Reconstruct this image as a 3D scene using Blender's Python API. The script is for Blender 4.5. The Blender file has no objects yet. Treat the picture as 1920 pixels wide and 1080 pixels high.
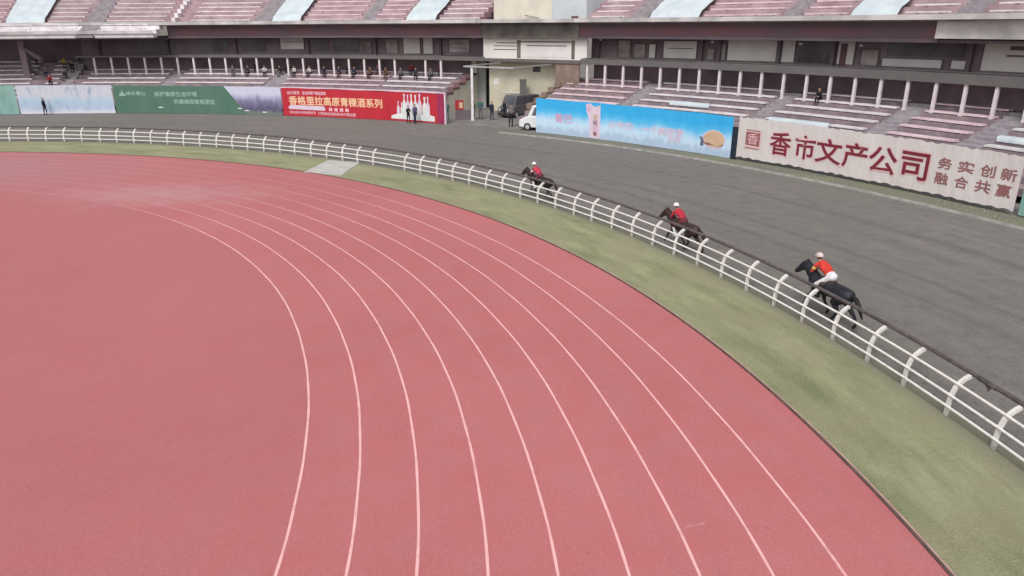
import bpy, math, random
import numpy as np
from mathutils import Vector, Matrix
SC = bpy.context.scene
COL = SC.collection
R = math.radians
random.seed(7)
rng = np.random.default_rng(7)

# ------------------------------------------------------------------ camera, world, sun, exposure
CAM_H = 8.9925
cd = bpy.data.cameras.new('camera')
cam = bpy.data.objects.new('camera', cd)
COL.objects.link(cam)
cam.location = (0, 0, CAM_H)
cam.rotation_euler = (R(90 - 20.2007), 0, 0)
cd.sensor_width = 36
cd.lens = 1361.95 / 1920 * 36
cd.clip_start = 0.1
cd.clip_end = 3000
SC.camera = cam

world = bpy.data.worlds.new('World')
SC.world = world
world.use_nodes = True
nt = world.node_tree
nt.nodes.clear()
wo = nt.nodes.new('ShaderNodeOutputWorld')
bg = nt.nodes.new('ShaderNodeBackground')
sky = nt.nodes.new('ShaderNodeTexSky')
sky.sky_type = 'NISHITA'
sky.sun_disc = False
SUN_EL, SUN_AZ = R(52), R(200)      # azimuth: clockwise from +Y; sun stands behind the camera, a little to the left
sky.sun_elevation = SUN_EL
sky.sun_rotation = SUN_AZ
sky.dust_density = 4.0
hs = nt.nodes.new('ShaderNodeHueSaturation')
hs.inputs['Saturation'].default_value = 0.22
bg.inputs['Strength'].default_value = 0.13
nt.links.new(sky.outputs[0], hs.inputs['Color'])
nt.links.new(hs.outputs[0], bg.inputs['Color'])
nt.links.new(bg.outputs[0], wo.inputs['Surface'])

sl = bpy.data.lights.new('sun', 'SUN')
sun = bpy.data.objects.new('sun', sl)
COL.objects.link(sun)
sl.energy = 1.1
sl.angle = R(14)
sl.color = (1.0, 0.965, 0.93)
d = Vector((math.sin(SUN_AZ) * math.cos(SUN_EL), math.cos(SUN_AZ) * math.cos(SUN_EL), math.sin(SUN_EL)))
sun.rotation_euler = d.to_track_quat('Z', 'Y').to_euler()
SC.view_settings.view_transform = 'Standard'
SC.view_settings.look = 'None'
SC.view_settings.exposure = 0.35
SC.view_settings.gamma = 1
SC.render.film_transparent = False
SC.cycles.max_bounces = 6

# ------------------------------------------------------------------ frames of reference
C = (-39.3, 7.1)          # centre of the stands
F = (-39.727, 7.148)      # centre of the running rail
RF = 50.955
T = (-38.235, 7.263)      # centre of the athletics track edge
RT = 45.89

def pol(rho, phi, c=C):
    a = R(phi)
    return c[0] + rho * math.cos(a), c[1] + rho * math.sin(a)

def W(phi, z):            # the stand's upper deck rises slightly towards one end
    return z + (57 - phi) * 0.009 * min(max((z - 5) / 0.6, 0), 1)

# ------------------------------------------------------------------ materials
MATS = {}
def mat(name, col, rough=0.8, col2=None, scale=3.0, detail=6, bump=0.0, bscale=None, spec=0.3, metal=0.0, stretch=None, lo=0.35, hi=0.65):
    m = bpy.data.materials.new(name)
    m.use_nodes = True
    n = m.node_tree; b = n.nodes['Principled BSDF']
    b.inputs['Roughness'].default_value = rough
    b.inputs['Specular IOR Level'].default_value = spec
    b.inputs['Metallic'].default_value = metal
    if col2 is None:
        col2 = tuple(c * 0.82 for c in col)
    tc = n.nodes.new('ShaderNodeTexCoord')
    mp = n.nodes.new('ShaderNodeMapping')
    if stretch: mp.inputs['Scale'].default_value = stretch
    n.links.new(tc.outputs['Object'], mp.inputs['Vector'])
    nz = n.nodes.new('ShaderNodeTexNoise')
    nz.inputs['Scale'].default_value = scale
    nz.inputs['Detail'].default_value = detail
    n.links.new(mp.outputs[0], nz.inputs['Vector'])
    cr = n.nodes.new('ShaderNodeValToRGB')
    cr.color_ramp.elements[0].position = lo
    cr.color_ramp.elements[1].position = hi
    cr.color_ramp.elements[0].color = (*col2, 1)
    cr.color_ramp.elements[1].color = (*col, 1)
    n.links.new(nz.outputs['Fac'], cr.inputs['Fac'])
    n.links.new(cr.outputs[0], b.inputs['Base Color'])
    if bump:
        n2 = n.nodes.new('ShaderNodeTexNoise'); n2.inputs['Scale'].default_value = bscale or scale * 8
        n2.inputs['Detail'].default_value = 5
        n.links.new(mp.outputs[0], n2.inputs['Vector'])
        bp = n.nodes.new('ShaderNodeBump'); bp.inputs['Strength'].default_value = bump
        bp.inputs['Distance'].default_value = 0.03
        n.links.new(n2.outputs['Fac'], bp.inputs['Height'])
        n.links.new(bp.outputs[0], b.inputs['Normal'])
    MATS[name] = m
    return m

def N(m): return m.node_tree.nodes, m.node_tree.links

def polar_coords(m, c, kr=1.0, ka=1.0):
    """nodes giving (radius*kr, arc*ka, 0) about c"""
    n, l = N(m)
    g = n.new('ShaderNodeNewGeometry')
    s = n.new('ShaderNodeVectorMath'); s.operation = 'SUBTRACT'; s.inputs[1].default_value = (c[0], c[1], 0)
    l.new(g.outputs['Position'], s.inputs[0])
    sp = n.new('ShaderNodeSeparateXYZ'); l.new(s.outputs[0], sp.inputs[0])
    cx = n.new('ShaderNodeCombineXYZ'); l.new(sp.outputs[0], cx.inputs[0]); l.new(sp.outputs[1], cx.inputs[1])
    ln = n.new('ShaderNodeVectorMath'); ln.operation = 'LENGTH'; l.new(cx.outputs[0], ln.inputs[0])
    at = n.new('ShaderNodeMath'); at.operation = 'ARCTAN2'; l.new(sp.outputs[1], at.inputs[0]); l.new(sp.outputs[0], at.inputs[1])
    mr = n.new('ShaderNodeMath'); mr.operation = 'MULTIPLY'; mr.inputs[1].default_value = kr; l.new(ln.outputs['Value'], mr.inputs[0])
    ma = n.new('ShaderNodeMath'); ma.operation = 'MULTIPLY'; ma.inputs[1].default_value = 50 * ka; l.new(at.outputs[0], ma.inputs[0])
    cc = n.new('ShaderNodeCombineXYZ'); l.new(mr.outputs[0], cc.inputs[0]); l.new(ma.outputs[0], cc.inputs[1])
    return cc.outputs[0], g

def noise(m, vec, scale, detail=5, rough=0.55):
    n, l = N(m)
    z = n.new('ShaderNodeTexNoise'); z.inputs['Scale'].default_value = scale; z.inputs['Detail'].default_value = detail
    z.inputs['Roughness'].default_value = rough
    if vec is not None: l.new(vec, z.inputs['Vector'])
    return z.outputs['Fac']

def ramp(m, fac, stops):
    n, l = N(m)
    r = n.new('ShaderNodeValToRGB')
    e = r.color_ramp.elements
    while len(e) < len(stops): e.new(0.5)
    for k, (p, c) in enumerate(stops):
        e[k].position = p; e[k].color = (*c, 1) if len(c) == 3 else c
    l.new(fac, r.inputs['Fac'])
    return r.outputs['Color']

def mix(m, fac, a, b, mode='MIX'):
    n, l = N(m)
    x = n.new('ShaderNodeMix'); x.data_type = 'RGBA'; x.blend_type = mode
    if isinstance(fac, float): x.inputs[0].default_value = fac
    else: l.new(fac, x.inputs[0])
    for s, v in ((6, a), (7, b)):
        if isinstance(v, tuple): x.inputs[s].default_value = (*v, 1)
        else: l.new(v, x.inputs[s])
    return x.outputs[2]

def bumpn(m, h, strength, dist):
    n, l = N(m)
    b = n.new('ShaderNodeBump'); b.inputs['Strength'].default_value = strength; b.inputs['Distance'].default_value = dist
    l.new(h, b.inputs['Height']); l.new(b.outputs[0], n['Principled BSDF'].inputs['Normal'])

def blank(name, rough=0.85, spec=0.25):
    m = bpy.data.materials.new(name); m.use_nodes = True
    b = m.node_tree.nodes['Principled BSDF']
    b.inputs['Roughness'].default_value = rough; b.inputs['Specular IOR Level'].default_value = spec
    MATS[name] = m
    return m

# running track rubber: faded red with a soft-edged paler patch, blotches and granules
def track_material():
    m = blank('red_rubber', 0.78, 0.35); n, l = N(m)
    pv, g = polar_coords(m, T)
    big = noise(m, g.outputs['Position'], 0.11, 4)
    mid = noise(m, g.outputs['Position'], 0.9, 5)
    fin = noise(m, g.outputs['Position'], 38, 3)
    c = ramp(m, big, [(0.3, (0.385, 0.102, 0.104)), (0.5, (0.438, 0.117, 0.119)), (0.7, (0.475, 0.144, 0.146))])
    c = mix(m, ramp(m, mid, [(0.35, (0, 0, 0)), (0.75, (0.6, 0.6, 0.6))]), c, (0.40, 0.155, 0.163))
    pz, _ = polar_coords(m, (-38.64, 7.35), 1, 0)
    sz = n.new('ShaderNodeSeparateXYZ'); l.new(pz, sz.inputs[0])
    dz = n.new('ShaderNodeMapRange'); dz.inputs[1].default_value = 34.72; dz.inputs[2].default_value = 34.60; dz.inputs[4].default_value = 0.30
    l.new(sz.outputs[0], dz.inputs[0])
    c = mix(m, dz.outputs[0], c, (0.32, 0.098, 0.104))
    # paler, less saturated oval with a noisy edge on the far lanes
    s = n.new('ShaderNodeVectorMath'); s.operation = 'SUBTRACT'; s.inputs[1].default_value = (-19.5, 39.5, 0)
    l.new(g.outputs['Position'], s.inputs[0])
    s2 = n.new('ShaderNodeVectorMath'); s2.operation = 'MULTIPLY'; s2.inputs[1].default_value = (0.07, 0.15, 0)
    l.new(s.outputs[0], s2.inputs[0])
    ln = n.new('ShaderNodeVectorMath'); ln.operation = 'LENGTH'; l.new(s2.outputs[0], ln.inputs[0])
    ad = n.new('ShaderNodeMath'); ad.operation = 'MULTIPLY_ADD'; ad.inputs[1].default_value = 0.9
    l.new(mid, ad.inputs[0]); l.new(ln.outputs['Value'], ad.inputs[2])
    pale_area = ramp(m, ad.outputs[0], [(0.45, (0.8, 0.8, 0.8)), (1.15, (0, 0, 0)), ])
    c = mix(m, pale_area, c, (0.44, 0.27, 0.275))
    # wide greyer, mauve-tinted oval over the far bend
    s3 = n.new('ShaderNodeVectorMath'); s3.operation = 'SUBTRACT'; s3.inputs[1].default_value = (-36, 46, 0)
    l.new(g.outputs['Position'], s3.inputs[0])
    s4 = n.new('ShaderNodeVectorMath'); s4.operation = 'MULTIPLY'; s4.inputs[1].default_value = (0.04, 0.085, 0)
    l.new(s3.outputs[0], s4.inputs[0])
    l4 = n.new('ShaderNodeVectorMath'); l4.operation = 'LENGTH'; l.new(s4.outputs[0], l4.inputs[0])
    a4 = n.new('ShaderNodeMath'); a4.operation = 'MULTIPLY_ADD'; a4.inputs[1].default_value = 0.6
    l.new(big, a4.inputs[0]); l.new(l4.outputs['Value'], a4.inputs[2])
    c = mix(m, ramp(m, a4.outputs[0], [(0.45, (0.85, 0.85, 0.85)), (1.15, (0, 0, 0))]), c, (0.33, 0.185, 0.20))
    # faint drag marks along the lanes, seams of the rolled mats
    str_, _ = polar_coords(m, T, 2.2, 0.05)
    sm = noise(m, str_, 1.0, 6, 0.6)
    c = mix(m, ramp(m, sm, [(0.45, (0, 0, 0)), (0.8, (0.35, 0.35, 0.35))]), c, (0.35, 0.115, 0.125))
    c = mix(m, 0.28, c, ramp(m, fin, [(0.3, (0.26, 0.075, 0.08)), (0.7, (0.62, 0.25, 0.26))]))
    # dark spots
    vo = n.new('ShaderNodeTexVoronoi'); vo.inputs['Scale'].default_value = 0.55; l.new(g.outputs['Position'], vo.inputs['Vector'])
    c = mix(m, ramp(m, vo.outputs['Distance'], [(0.015, (0.4, 0.4, 0.4)), (0.05, (0, 0, 0))]), c, (0.24, 0.10, 0.10))
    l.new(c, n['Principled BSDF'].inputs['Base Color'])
    bumpn(m, fin, 0.25, 0.01)
    return m

def sand_material():
    m = blank('race_sand', 0.95, 0.15); n, l = N(m)
    g0 = n.new('ShaderNodeNewGeometry')
    pv, g = polar_coords(m, C, 1.6, 0.07)
    st = noise(m, pv, 1.0, 7, 0.62)
    big = noise(m, g.outputs['Position'], 0.12, 3)
    fin = noise(m, g.outputs['Position'], 9, 8, 0.7)
    cl = noise(m, g.outputs['Position'], 1.3, 6, 0.65)
    c = ramp(m, st, [(0.28, (0.135, 0.121, 0.117)), (0.5, (0.182, 0.165, 0.156)), (0.72, (0.222, 0.204, 0.187))])
    c = mix(m, ramp(m, big, [(0.4, (0, 0, 0)), (0.62, (0.7, 0.7, 0.7))]), c, (0.155, 0.147, 0.126))
    c = mix(m, ramp(m, cl, [(0.34, (0.7, 0.7, 0.7)), (0.5, (0, 0, 0))]), c, (0.120, 0.109, 0.103))
    c = mix(m, ramp(m, cl, [(0.56, (0, 0, 0)), (0.70, (0.6, 0.6, 0.6))]), c, (0.235, 0.215, 0.19))
    c = mix(m, 0.3, c, ramp(m, fin, [(0.3, (0.10, 0.09, 0.085)), (0.7, (0.29, 0.27, 0.25))]))
    # hoof-churned belt close to the running rail, and wheel ruts
    pr, _ = polar_coords(m, F, 1, 0)
    sp = n.new('ShaderNodeSeparateXYZ'); l.new(pr, sp.inputs[0])
    mm = n.new('ShaderNodeMapRange'); mm.inputs[1].default_value = RF + 4.5; mm.inputs[2].default_value = RF + .6
    l.new(sp.outputs[0], mm.inputs[0])
    hv = n.new('ShaderNodeTexVoronoi'); hv.inputs['Scale'].default_value = 3.2; l.new(g.outputs['Position'], hv.inputs['Vector'])
    hoof = ramp(m, hv.outputs['Distance'], [(0.10, (1, 1, 1)), (0.32, (0, 0, 0))])
    hm = n.new('ShaderNodeMath'); hm.operation = 'MULTIPLY'; l.new(hoof, hm.inputs[0]); l.new(mm.outputs[0], hm.inputs[1])
    h2 = n.new('ShaderNodeMath'); h2.operation = 'MULTIPLY'; h2.inputs[1].default_value = 0.6; l.new(hm.outputs[0], h2.inputs[0])
    c = mix(m, h2.outputs[0], c, (0.085, 0.075, 0.07))
    for rr_, ww_ in ((56.2, .16), (57.9, .16), (62.4, .2)):
        s_ = n.new('ShaderNodeMath'); s_.operation = 'SUBTRACT'; s_.inputs[1].default_value = rr_; l.new(sp.outputs[0], s_.inputs[0])
        w_ = n.new('ShaderNodeMath'); w_.operation = 'MULTIPLY_ADD'; w_.inputs[1].default_value = 1.2; l.new(big, w_.inputs[0]); l.new(s_.outputs[0], w_.inputs[2])
        a_ = n.new('ShaderNodeMath'); a_.operation = 'SUBTRACT'; a_.inputs[1].default_value = .6; l.new(w_.outputs[0], a_.inputs[0])
        b_ = n.new('ShaderNodeMath'); b_.operation = 'ABSOLUTE'; l.new(a_.outputs[0], b_.inputs[0])
        c = mix(m, ramp(m, b_.outputs[0], [(ww_ * .5, (.3, .3, .3)), (ww_ * 1.6, (0, 0, 0))]), c, (0.10, 0.09, 0.085))
    l.new(c, n['Principled BSDF'].inputs['Base Color'])
    bumpn(m, fin, 0.7, 0.06)
    return m

def lawn_material():
    m = blank('lawn', 0.95, 0.1); n, l = N(m)
    pv, g = polar_coords(m, F, 0.9, 0.25)
    a = noise(m, pv, 1.0, 7, 0.66)
    b = noise(m, g.outputs['Position'], 0.5, 5, .6)
    f = noise(m, g.outputs['Position'], 14, 8, 0.75)
    c = ramp(m, a, [(0.36, (0.165, 0.185, 0.095)), (0.5, (0.27, 0.285, 0.165)), (0.62, (0.36, 0.36, 0.225))])
    c = mix(m, ramp(m, b, [(0.42, (0, 0, 0)), (0.62, (0.75, 0.75, 0.75))]), c, (0.29, 0.265, 0.17))
    c = mix(m, ramp(m, a, [(0.62, (0, 0, 0)), (0.8, (0.7, 0.7, 0.7))]), c, (0.24, 0.225, 0.165))
    # trodden, sandy margin at the foot of the rail
    pr, _ = polar_coords(m, F, 1, 0)
    sp = n.new('ShaderNodeSeparateXYZ'); l.new(pr, sp.inputs[0])
    ma = n.new('ShaderNodeMath'); ma.operation = 'MULTIPLY_ADD'; ma.inputs[1].default_value = 1.7
    l.new(a, ma.inputs[0]); l.new(sp.outputs[0], ma.inputs[2])
    mm = n.new('ShaderNodeMapRange'); mm.inputs[1].default_value = RF + 0.25; mm.inputs[2].default_value = RF + 1.05
    l.new(ma.outputs[0], mm.inputs[0])
    c = mix(m, mm.outputs[0], c, (0.20, 0.182, 0.158))
    c = mix(m, 0.25, c, ramp(m, f, [(0.3, (0.15, 0.155, 0.08)), (0.7, (0.42, 0.42, 0.27))]))
    l.new(c, n['Principled BSDF'].inputs['Base Color'])
    bumpn(m, f, 0.8, 0.06)
    return m

def line_material():
    m = blank('lane_paint', 0.7, 0.3); n, l = N(m)
    g = n.new('ShaderNodeNewGeometry')
    w = noise(m, g.outputs['Position'], 2.2, 7, 0.7)
    c = ramp(m, w, [(0.25, (0.52, 0.23, 0.24)), (0.45, (0.75, 0.40, 0.40)), (0.8, (0.82, 0.50, 0.50))])
    # line colour blends to a duller red in an oval over the far bend
    s = n.new('ShaderNodeVectorMath'); s.operation = 'SUBTRACT'; s.inputs[1].default_value = (-27, 42.5, 0)
    l.new(g.outputs['Position'], s.inputs[0])
    s2 = n.new('ShaderNodeVectorMath'); s2.operation = 'MULTIPLY'; s2.inputs[1].default_value = (0.036, 0.085, 0)
    l.new(s.outputs[0], s2.inputs[0])
    ln = n.new('ShaderNodeVectorMath'); ln.operation = 'LENGTH'; l.new(s2.outputs[0], ln.inputs[0])
    c = mix(m, ramp(m, ln.outputs['Value'], [(0.5, (0.78, 0.78, 0.78)), (1.0, (0, 0, 0))]), c, (0.43, 0.21, 0.215))
    l.new(c, n['Principled BSDF'].inputs['Base Color'])
    return m

M_track = track_material(); M_sand = sand_material(); M_lawn = lawn_material(); M_line = line_material()
M_white = mat('white_rail_paint', (0.72, 0.69, 0.67), 0.5, (0.55, 0.53, 0.50), 6)
def dirty_white(q=1.0):
    m = blank('weathered_white_paint', .5, .35); n, l = N(m)
    g = n.new('ShaderNodeNewGeometry'); a = noise(m, g.outputs['Position'], 7, 6, .65); b = noise(m, g.outputs['Position'], 28, 4, .7)
    c = ramp(m, a, [(0.3, (0.54 * q, 0.51 * q, 0.48 * q)), (0.46, (0.74 * q, 0.71 * q, 0.68 * q)), (0.7, (0.80 * q, 0.78 * q, 0.76 * q))])
    c = mix(m, ramp(m, b, [(0.62, (0, 0, 0)), (0.72, (.8, .8, .8))]), c, (0.33, 0.25, 0.20))
    sp = n.new('ShaderNodeSeparateXYZ'); l.new(g.outputs['Position'], sp.inputs[0])
    ma = n.new('ShaderNodeMath'); ma.operation = 'MULTIPLY_ADD'; ma.inputs[1].default_value = .35; l.new(a, ma.inputs[0]); l.new(sp.outputs[2], ma.inputs[2])
    c = mix(m, ramp(m, ma.outputs[0], [(0.14, (.85, .85, .85)), (0.34, (0, 0, 0))]), c, (0.24, 0.21, 0.17))
    l.new(c, n['Principled BSDF'].inputs['Base Color'])
    return m
M_white = dirty_white()
M_tube = mat('grey_tube', (0.12, 0.10, 0.10), 0.5, (0.07, 0.06, 0.06), 5)
M_conc = mat('kerb_concrete', (0.36, 0.34, 0.32), 0.9, (0.24, 0.23, 0.21), 2, bump=0.4)
M_slab = mat('pale_slab', (0.50, 0.48, 0.45), 0.9, (0.40, 0.38, 0.36), 1.2, bump=0.3)
M_edge = mat('dark_edging', (0.07, 0.045, 0.04), 0.8, (0.13, 0.08, 0.07), 3)
M_edge2 = mat('edge_strip', (0.52, 0.33, 0.29), 0.8, (0.36, 0.22, 0.2), 3)
M_step = mat('terrace_concrete', (0.30, 0.235, 0.25), 0.9, (0.20, 0.155, 0.17), 1.3, bump=0.3, bscale=12)
M_step_red = mat('terrace_red', (0.32, 0.17, 0.185), 0.9, (0.24, 0.13, 0.145), 1.3)
M_aisle = mat('aisle_grey', (0.34, 0.315, 0.335), 0.9, (0.25, 0.225, 0.245), 2)
M_pinkstep = mat('pink_terrace', (0.46, 0.34, 0.36), 0.9, (0.32, 0.22, 0.24), .6)
M_bench_w = mat('bench_white', (0.78, 0.73, 0.76), 0.6, (0.60, 0.55, 0.58), 1.2)
M_bench_p = mat('bench_pink', (0.76, 0.61, 0.65), 0.6, (0.60, 0.44, 0.48), 1.2)
M_bench_g = mat('bench_grey', (0.68, 0.67, 0.67), 0.6, (0.52, 0.51, 0.51), 1.2)
M_cream = mat('cream_wall', (0.60, 0.56, 0.43), 0.85, (0.50, 0.465, 0.37), 0.7)
M_cream2 = mat('pale_cream_wall', (0.72, 0.68, 0.57), 0.85, (0.62, 0.57, 0.49), 0.7)
M_greyw = mat('grey_wall', (0.42, 0.43, 0.42), 0.85, (0.36, 0.36, 0.35), 0.8)
M_maroon = mat('maroon_paint', (0.20, 0.09, 0.10), 0.75, (0.135, 0.095, 0.11), 0.22)
M_mauve = mat('mauve_concrete', (0.185, 0.145, 0.16), 0.85, (0.13, 0.105, 0.12), 0.35)
M_olive = mat('olive_concrete', (0.20, 0.19, 0.165), 0.85, (0.11, 0.10, 0.09), 0.8)
M_beam = mat('beam_concrete', (0.145, 0.135, 0.13), 0.85, (0.125, 0.115, 0.116), 1.0)
M_deckedge = mat('deck_edge', (0.60, 0.57, 0.56), 0.8, (0.36, 0.35, 0.34), .5)
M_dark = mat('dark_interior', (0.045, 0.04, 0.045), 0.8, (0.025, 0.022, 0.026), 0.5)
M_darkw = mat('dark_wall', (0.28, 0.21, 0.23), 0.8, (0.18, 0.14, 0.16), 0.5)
M_panel = mat('grey_white_panel', (0.78, 0.75, 0.71), 0.7, (0.68, 0.65, 0.62), 0.6)
M_panel2 = mat('dim_panel', (0.50, 0.45, 0.44), 0.7, (0.2, 0.18, 0.17), 0.6)
M_panel3 = mat('pale_panel', (0.74, 0.72, 0.70), 0.7, (0.66, 0.64, 0.62), 0.6)
M_stain = mat('sign_brown', (0.17, 0.15, 0.14), 0.7)
M_glass = mat('dark_glass', (0.12, 0.115, 0.135), 0.3, (0.035, 0.035, 0.045), 0.5, spec=0.6)
M_postp = mat('post_pink_white', (0.70, 0.63, 0.65), 0.7, (0.58, 0.52, 0.54), 1.5)
M_sheet = mat('pale_blue_sheet', (0.54, 0.60, 0.62), 0.6, (0.44, 0.50, 0.54), 0.8, bump=0.5, bscale=2)
M_frame = mat('banner_frame', (0.55, 0.50, 0.50), 0.6)
M_navy = mat('navy_sheet', (0.02, 0.03, 0.05), 0.6)
M_brown = mat('brown_cladding', (0.26, 0.19, 0.15), 0.8, (0.18, 0.13, 0.11), 1.2)

# ------------------------------------------------------------------ mesh helpers
class MB:
    def __init__(s): s.v = []; s.f = []; s.mi = []; s.sm = []
    def face(s, idx, mi=0, smooth=False): s.f.append(tuple(idx)); s.mi.append(mi); s.sm.append(smooth)
    def hexa(s, P, mi=0):      # 8 points: bottom ring 0-3, top ring 4-7
        b = len(s.v); s.v += [tuple(p) for p in P]
        for q in ((3, 2, 1, 0), (4, 5, 6, 7), (0, 1, 5, 4), (1, 2, 6, 5), (2, 3, 7, 6), (3, 0, 4, 7)):
            s.face([b + i for i in q], mi)
    def box(s, x0, x1, y0, y1, z0, z1, mi=0):
        s.hexa([(x0, y0, z0), (x1, y0, z0), (x1, y1, z0), (x0, y1, z0), (x0, y0, z1), (x1, y0, z1), (x1, y1, z1), (x0, y1, z1)], mi)
    def pbox(s, r0, r1, p0, p1, z0, z1, mi=0, c=C, warp=True, step=1.0, z0b=None, z1b=None):
        """curved block: radius r0..r1, angle p0..p1, height z0..z1 (z0b, z1b at the outer radius)"""
        n = max(1, int(abs(p1 - p0) / step + 0.5)); b = len(s.v)
        z0b = z0 if z0b is None else z0b; z1b = z1 if z1b is None else z1b
        for k in range(n + 1):
            p = p0 + (p1 - p0) * k / n
            for r_, z_ in ((r0, z0), (r1, z0b), (r1, z1b), (r0, z1)):
                x, y = pol(r_, p, c); s.v.append((x, y, W(p, z_) if warp else z_))
        for k in range(n):
            a = b + 4 * k; e = a + 4
            for i in range(4):
                j = (i + 1) % 4
                s.face([a + i, a + j, e + j, e + i] if p1 > p0 else [a + i, e + i, e + j, a + j], mi)
        q = [b, b + 1, b + 2, b + 3]; w_ = [b + 4 * n + i for i in range(4)]
        s.face(q[::-1] if p1 > p0 else q, mi); s.face(w_ if p1 > p0 else w_[::-1], mi)
    def tube(s, pts, r, n=8, mi=0, closed=False):
        pts = [Vector(p) for p in pts]; b = len(s.v); m = len(pts)
        for k, p in enumerate(pts):
            t = (pts[min(k + 1, m - 1)] - pts[max(k - 1, 0)]).normalized()
            u = t.cross(Vector((0, 0, 1)))
            if u.length < 1e-3: u = t.cross(Vector((1, 0, 0)))
            u.normalize(); w_ = t.cross(u)
            rr = r[k] if isinstance(r, (list, tuple)) else r
            for i in range(n):
                a = 2 * math.pi * i / n
                s.v.append(tuple(p + u * rr * math.cos(a) + w_ * rr * math.sin(a)))
        for k in range(m - 1):
            for i in range(n):
                j = (i + 1) % n
                s.face([b + k * n + i, b + (k + 1) * n + i, b + (k + 1) * n + j, b + k * n + j], mi, True)
        s.face([b + i for i in range(n)], mi); s.face([b + (m - 1) * n + i for i in range(n)][::-1], mi)
    def sweep(s, prof, angs, c=C, mi=0, smooth=False):
        """prof: closed list of (dr, z) measured from radius 0; swept round c"""
        b = len(s.v); n = len(prof)
        for a in angs:
            for r_, z in prof:
                x, y = pol(r_, a, c); s.v.append((x, y, z))
        for k in range(len(angs) - 1):
            for i in range(n):
                j = (i + 1) % n
                s.face([b + k * n + i, b + k * n + j, b + (k + 1) * n + j, b + (k + 1) * n + i], mi, smooth)
        s.face([b + i for i in range(n)][::-1], mi); s.face([b + (len(angs) - 1) * n + i for i in range(n)], mi)
    def build(s, name, mats, parent=None, local=False):
        me = bpy.data.meshes.new(name)
        off = (0, 0, 0)
        if parent is not None and not local: off = tuple(parent.location)
        me.from_pydata([(x - off[0], y - off[1], z - off[2]) for x, y, z in s.v], [], s.f)
        for m in (mats if isinstance(mats, (list, tuple)) else [mats]): me.materials.append(m)
        me.polygons.foreach_set('material_index', s.mi)
        me.polygons.foreach_set('use_smooth', s.sm)
        me.update()
        return link(name, me, parent)

def link(name, me, parent=None):
    o = bpy.data.objects.new(name, me); COL.objects.link(o)
    if parent is not None: o.parent = parent
    return o

def tag(o, label=None, cat=None, group=None, kind=None):
    if label: o['label'] = label
    if cat: o['category'] = cat
    if group: o['group'] = group
    if kind: o['kind'] = kind
    return o

def empty(name, loc, label, cat, group=None, rz=0):
    o = bpy.data.objects.new(name, None); COL.objects.link(o)
    o.location = loc; o.rotation_euler = (0, 0, rz); o.empty_display_size = 0.3
    return tag(o, label, cat, group)

def arange(a, b, st):
    n = max(1, int(abs(b - a) / st)); return [a + (b - a) * k / n for k in range(n + 1)]

# ------------------------------------------------------------------ ground
mb = MB()
S = 1400
mb.v = [(-S, -S, 0), (S, -S, 0), (S, S, 0), (-S, S, 0)]; mb.face([0, 1, 2, 3])
tag(mb.build('ground', M_sand), kind='structure')

def ring(name, c0, r0, c1, r1, z, m, a0=0, a1=360, st=0.75, kind='structure'):
    mb = MB(); A = arange(a0, a1, st)
    for a in A:
        mb.v.append((*pol(r0, a, c0), z)); mb.v.append((*pol(r1, a, c1), z))
    for k in range(len(A) - 1):
        mb.face([2 * k, 2 * k + 1, 2 * k + 3, 2 * k + 2])
    return tag(mb.build(name, m), kind=kind)

ring('lawn', T, RT - 0.3, F, RF + 0.28, 0.004, M_lawn)
mb = MB(); mb.v.append((T[0], T[1], 0.008)); A = arange(0, 360, 0.75)
for a in A[:-1]: mb.v.append((*pol(RT, a, T), 0.008))
nA = len(A) - 1
for k in range(nA): mb.face([0, 1 + k, 1 + (k + 1) % nA])
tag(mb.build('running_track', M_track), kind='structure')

LINES = [(-38.64, 7.35, 34.66), (-38.87, 7.29, 36.11), (-39.12, 7.18, 37.58), (-38.75, 7.23, 38.44), (-38.84, 7.15, 39.74),
         (-38.96, 7.1, 41.09), (-39.08, 7.0, 42.43), (-38.75, 7.12, 43.36), (-39.84, 6.66, 45.72)]
mb = MB()
for (cx, cy, r) in LINES:
    A = arange(-60, 200, 0.6); b = len(mb.v)
    for k, a in enumerate(A):
        wv = 0.027 + 0.003 * math.sin(k * 1.7)
        rj = r + 0.006 * math.sin(k * 0.31) + 0.004 * math.sin(k * 0.93)
        mb.v.append((*pol(rj - wv, a, (cx, cy)), 0.012)); mb.v.append((*pol(rj + wv, a, (cx, cy)), 0.012))
    for k in range(len(A) - 1): mb.face([b + 2 * k, b + 2 * k + 1, b + 2 * k + 3, b + 2 * k + 2])
tag(mb.build('lane_markings', M_line), kind='structure')
# short faded dash between the outer lanes
mb = MB()
mb.v = [(3.27, 11.29, 0.0125), (3.68, 11.40, 0.0125), (3.67, 11.47, 0.0125), (3.26, 11.37, 0.0125)]; mb.face([0, 1, 2, 3])
tag(mb.build('lane_dash_marking', mat('faded_dash', (0.52, 0.22, 0.225), 0.8, (.44, .15, .16), 9)), kind='structure')

# track edging: pale strip and a dark gap strip
mb = MB()
A = arange(-60, 200, 0.75)
mb.sweep([(RT - 0.03, 0.0), (RT + 0.035, 0.0), (RT + 0.035, 0.035), (RT - 0.03, 0.035)], A, T)
tag(mb.build('track_kerb', M_edge), kind='structure')
mb = MB()
mb.sweep([(RT + 0.037, 0.0), (RT + 0.085, 0.0), (RT + 0.085, 0.028), (RT + 0.037, 0.028)], A, T)
tag(mb.build('track_kerb_strip', M_edge2), kind='structure')

# crossing slab between the track and the rail
mb = MB()
z = 0.03
P = [(-13.15, 45.55), (-10.55, 44.6), (-10.25, 48.9), (-12.6, 49.75)]
P0 = [(x, y, 0.0) for x, y in P]; P1 = [(x, y, z) for x, y in P]
mb.hexa(P0 + P1)
tag(mb.build('path_slab', M_slab), kind='structure')

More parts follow.
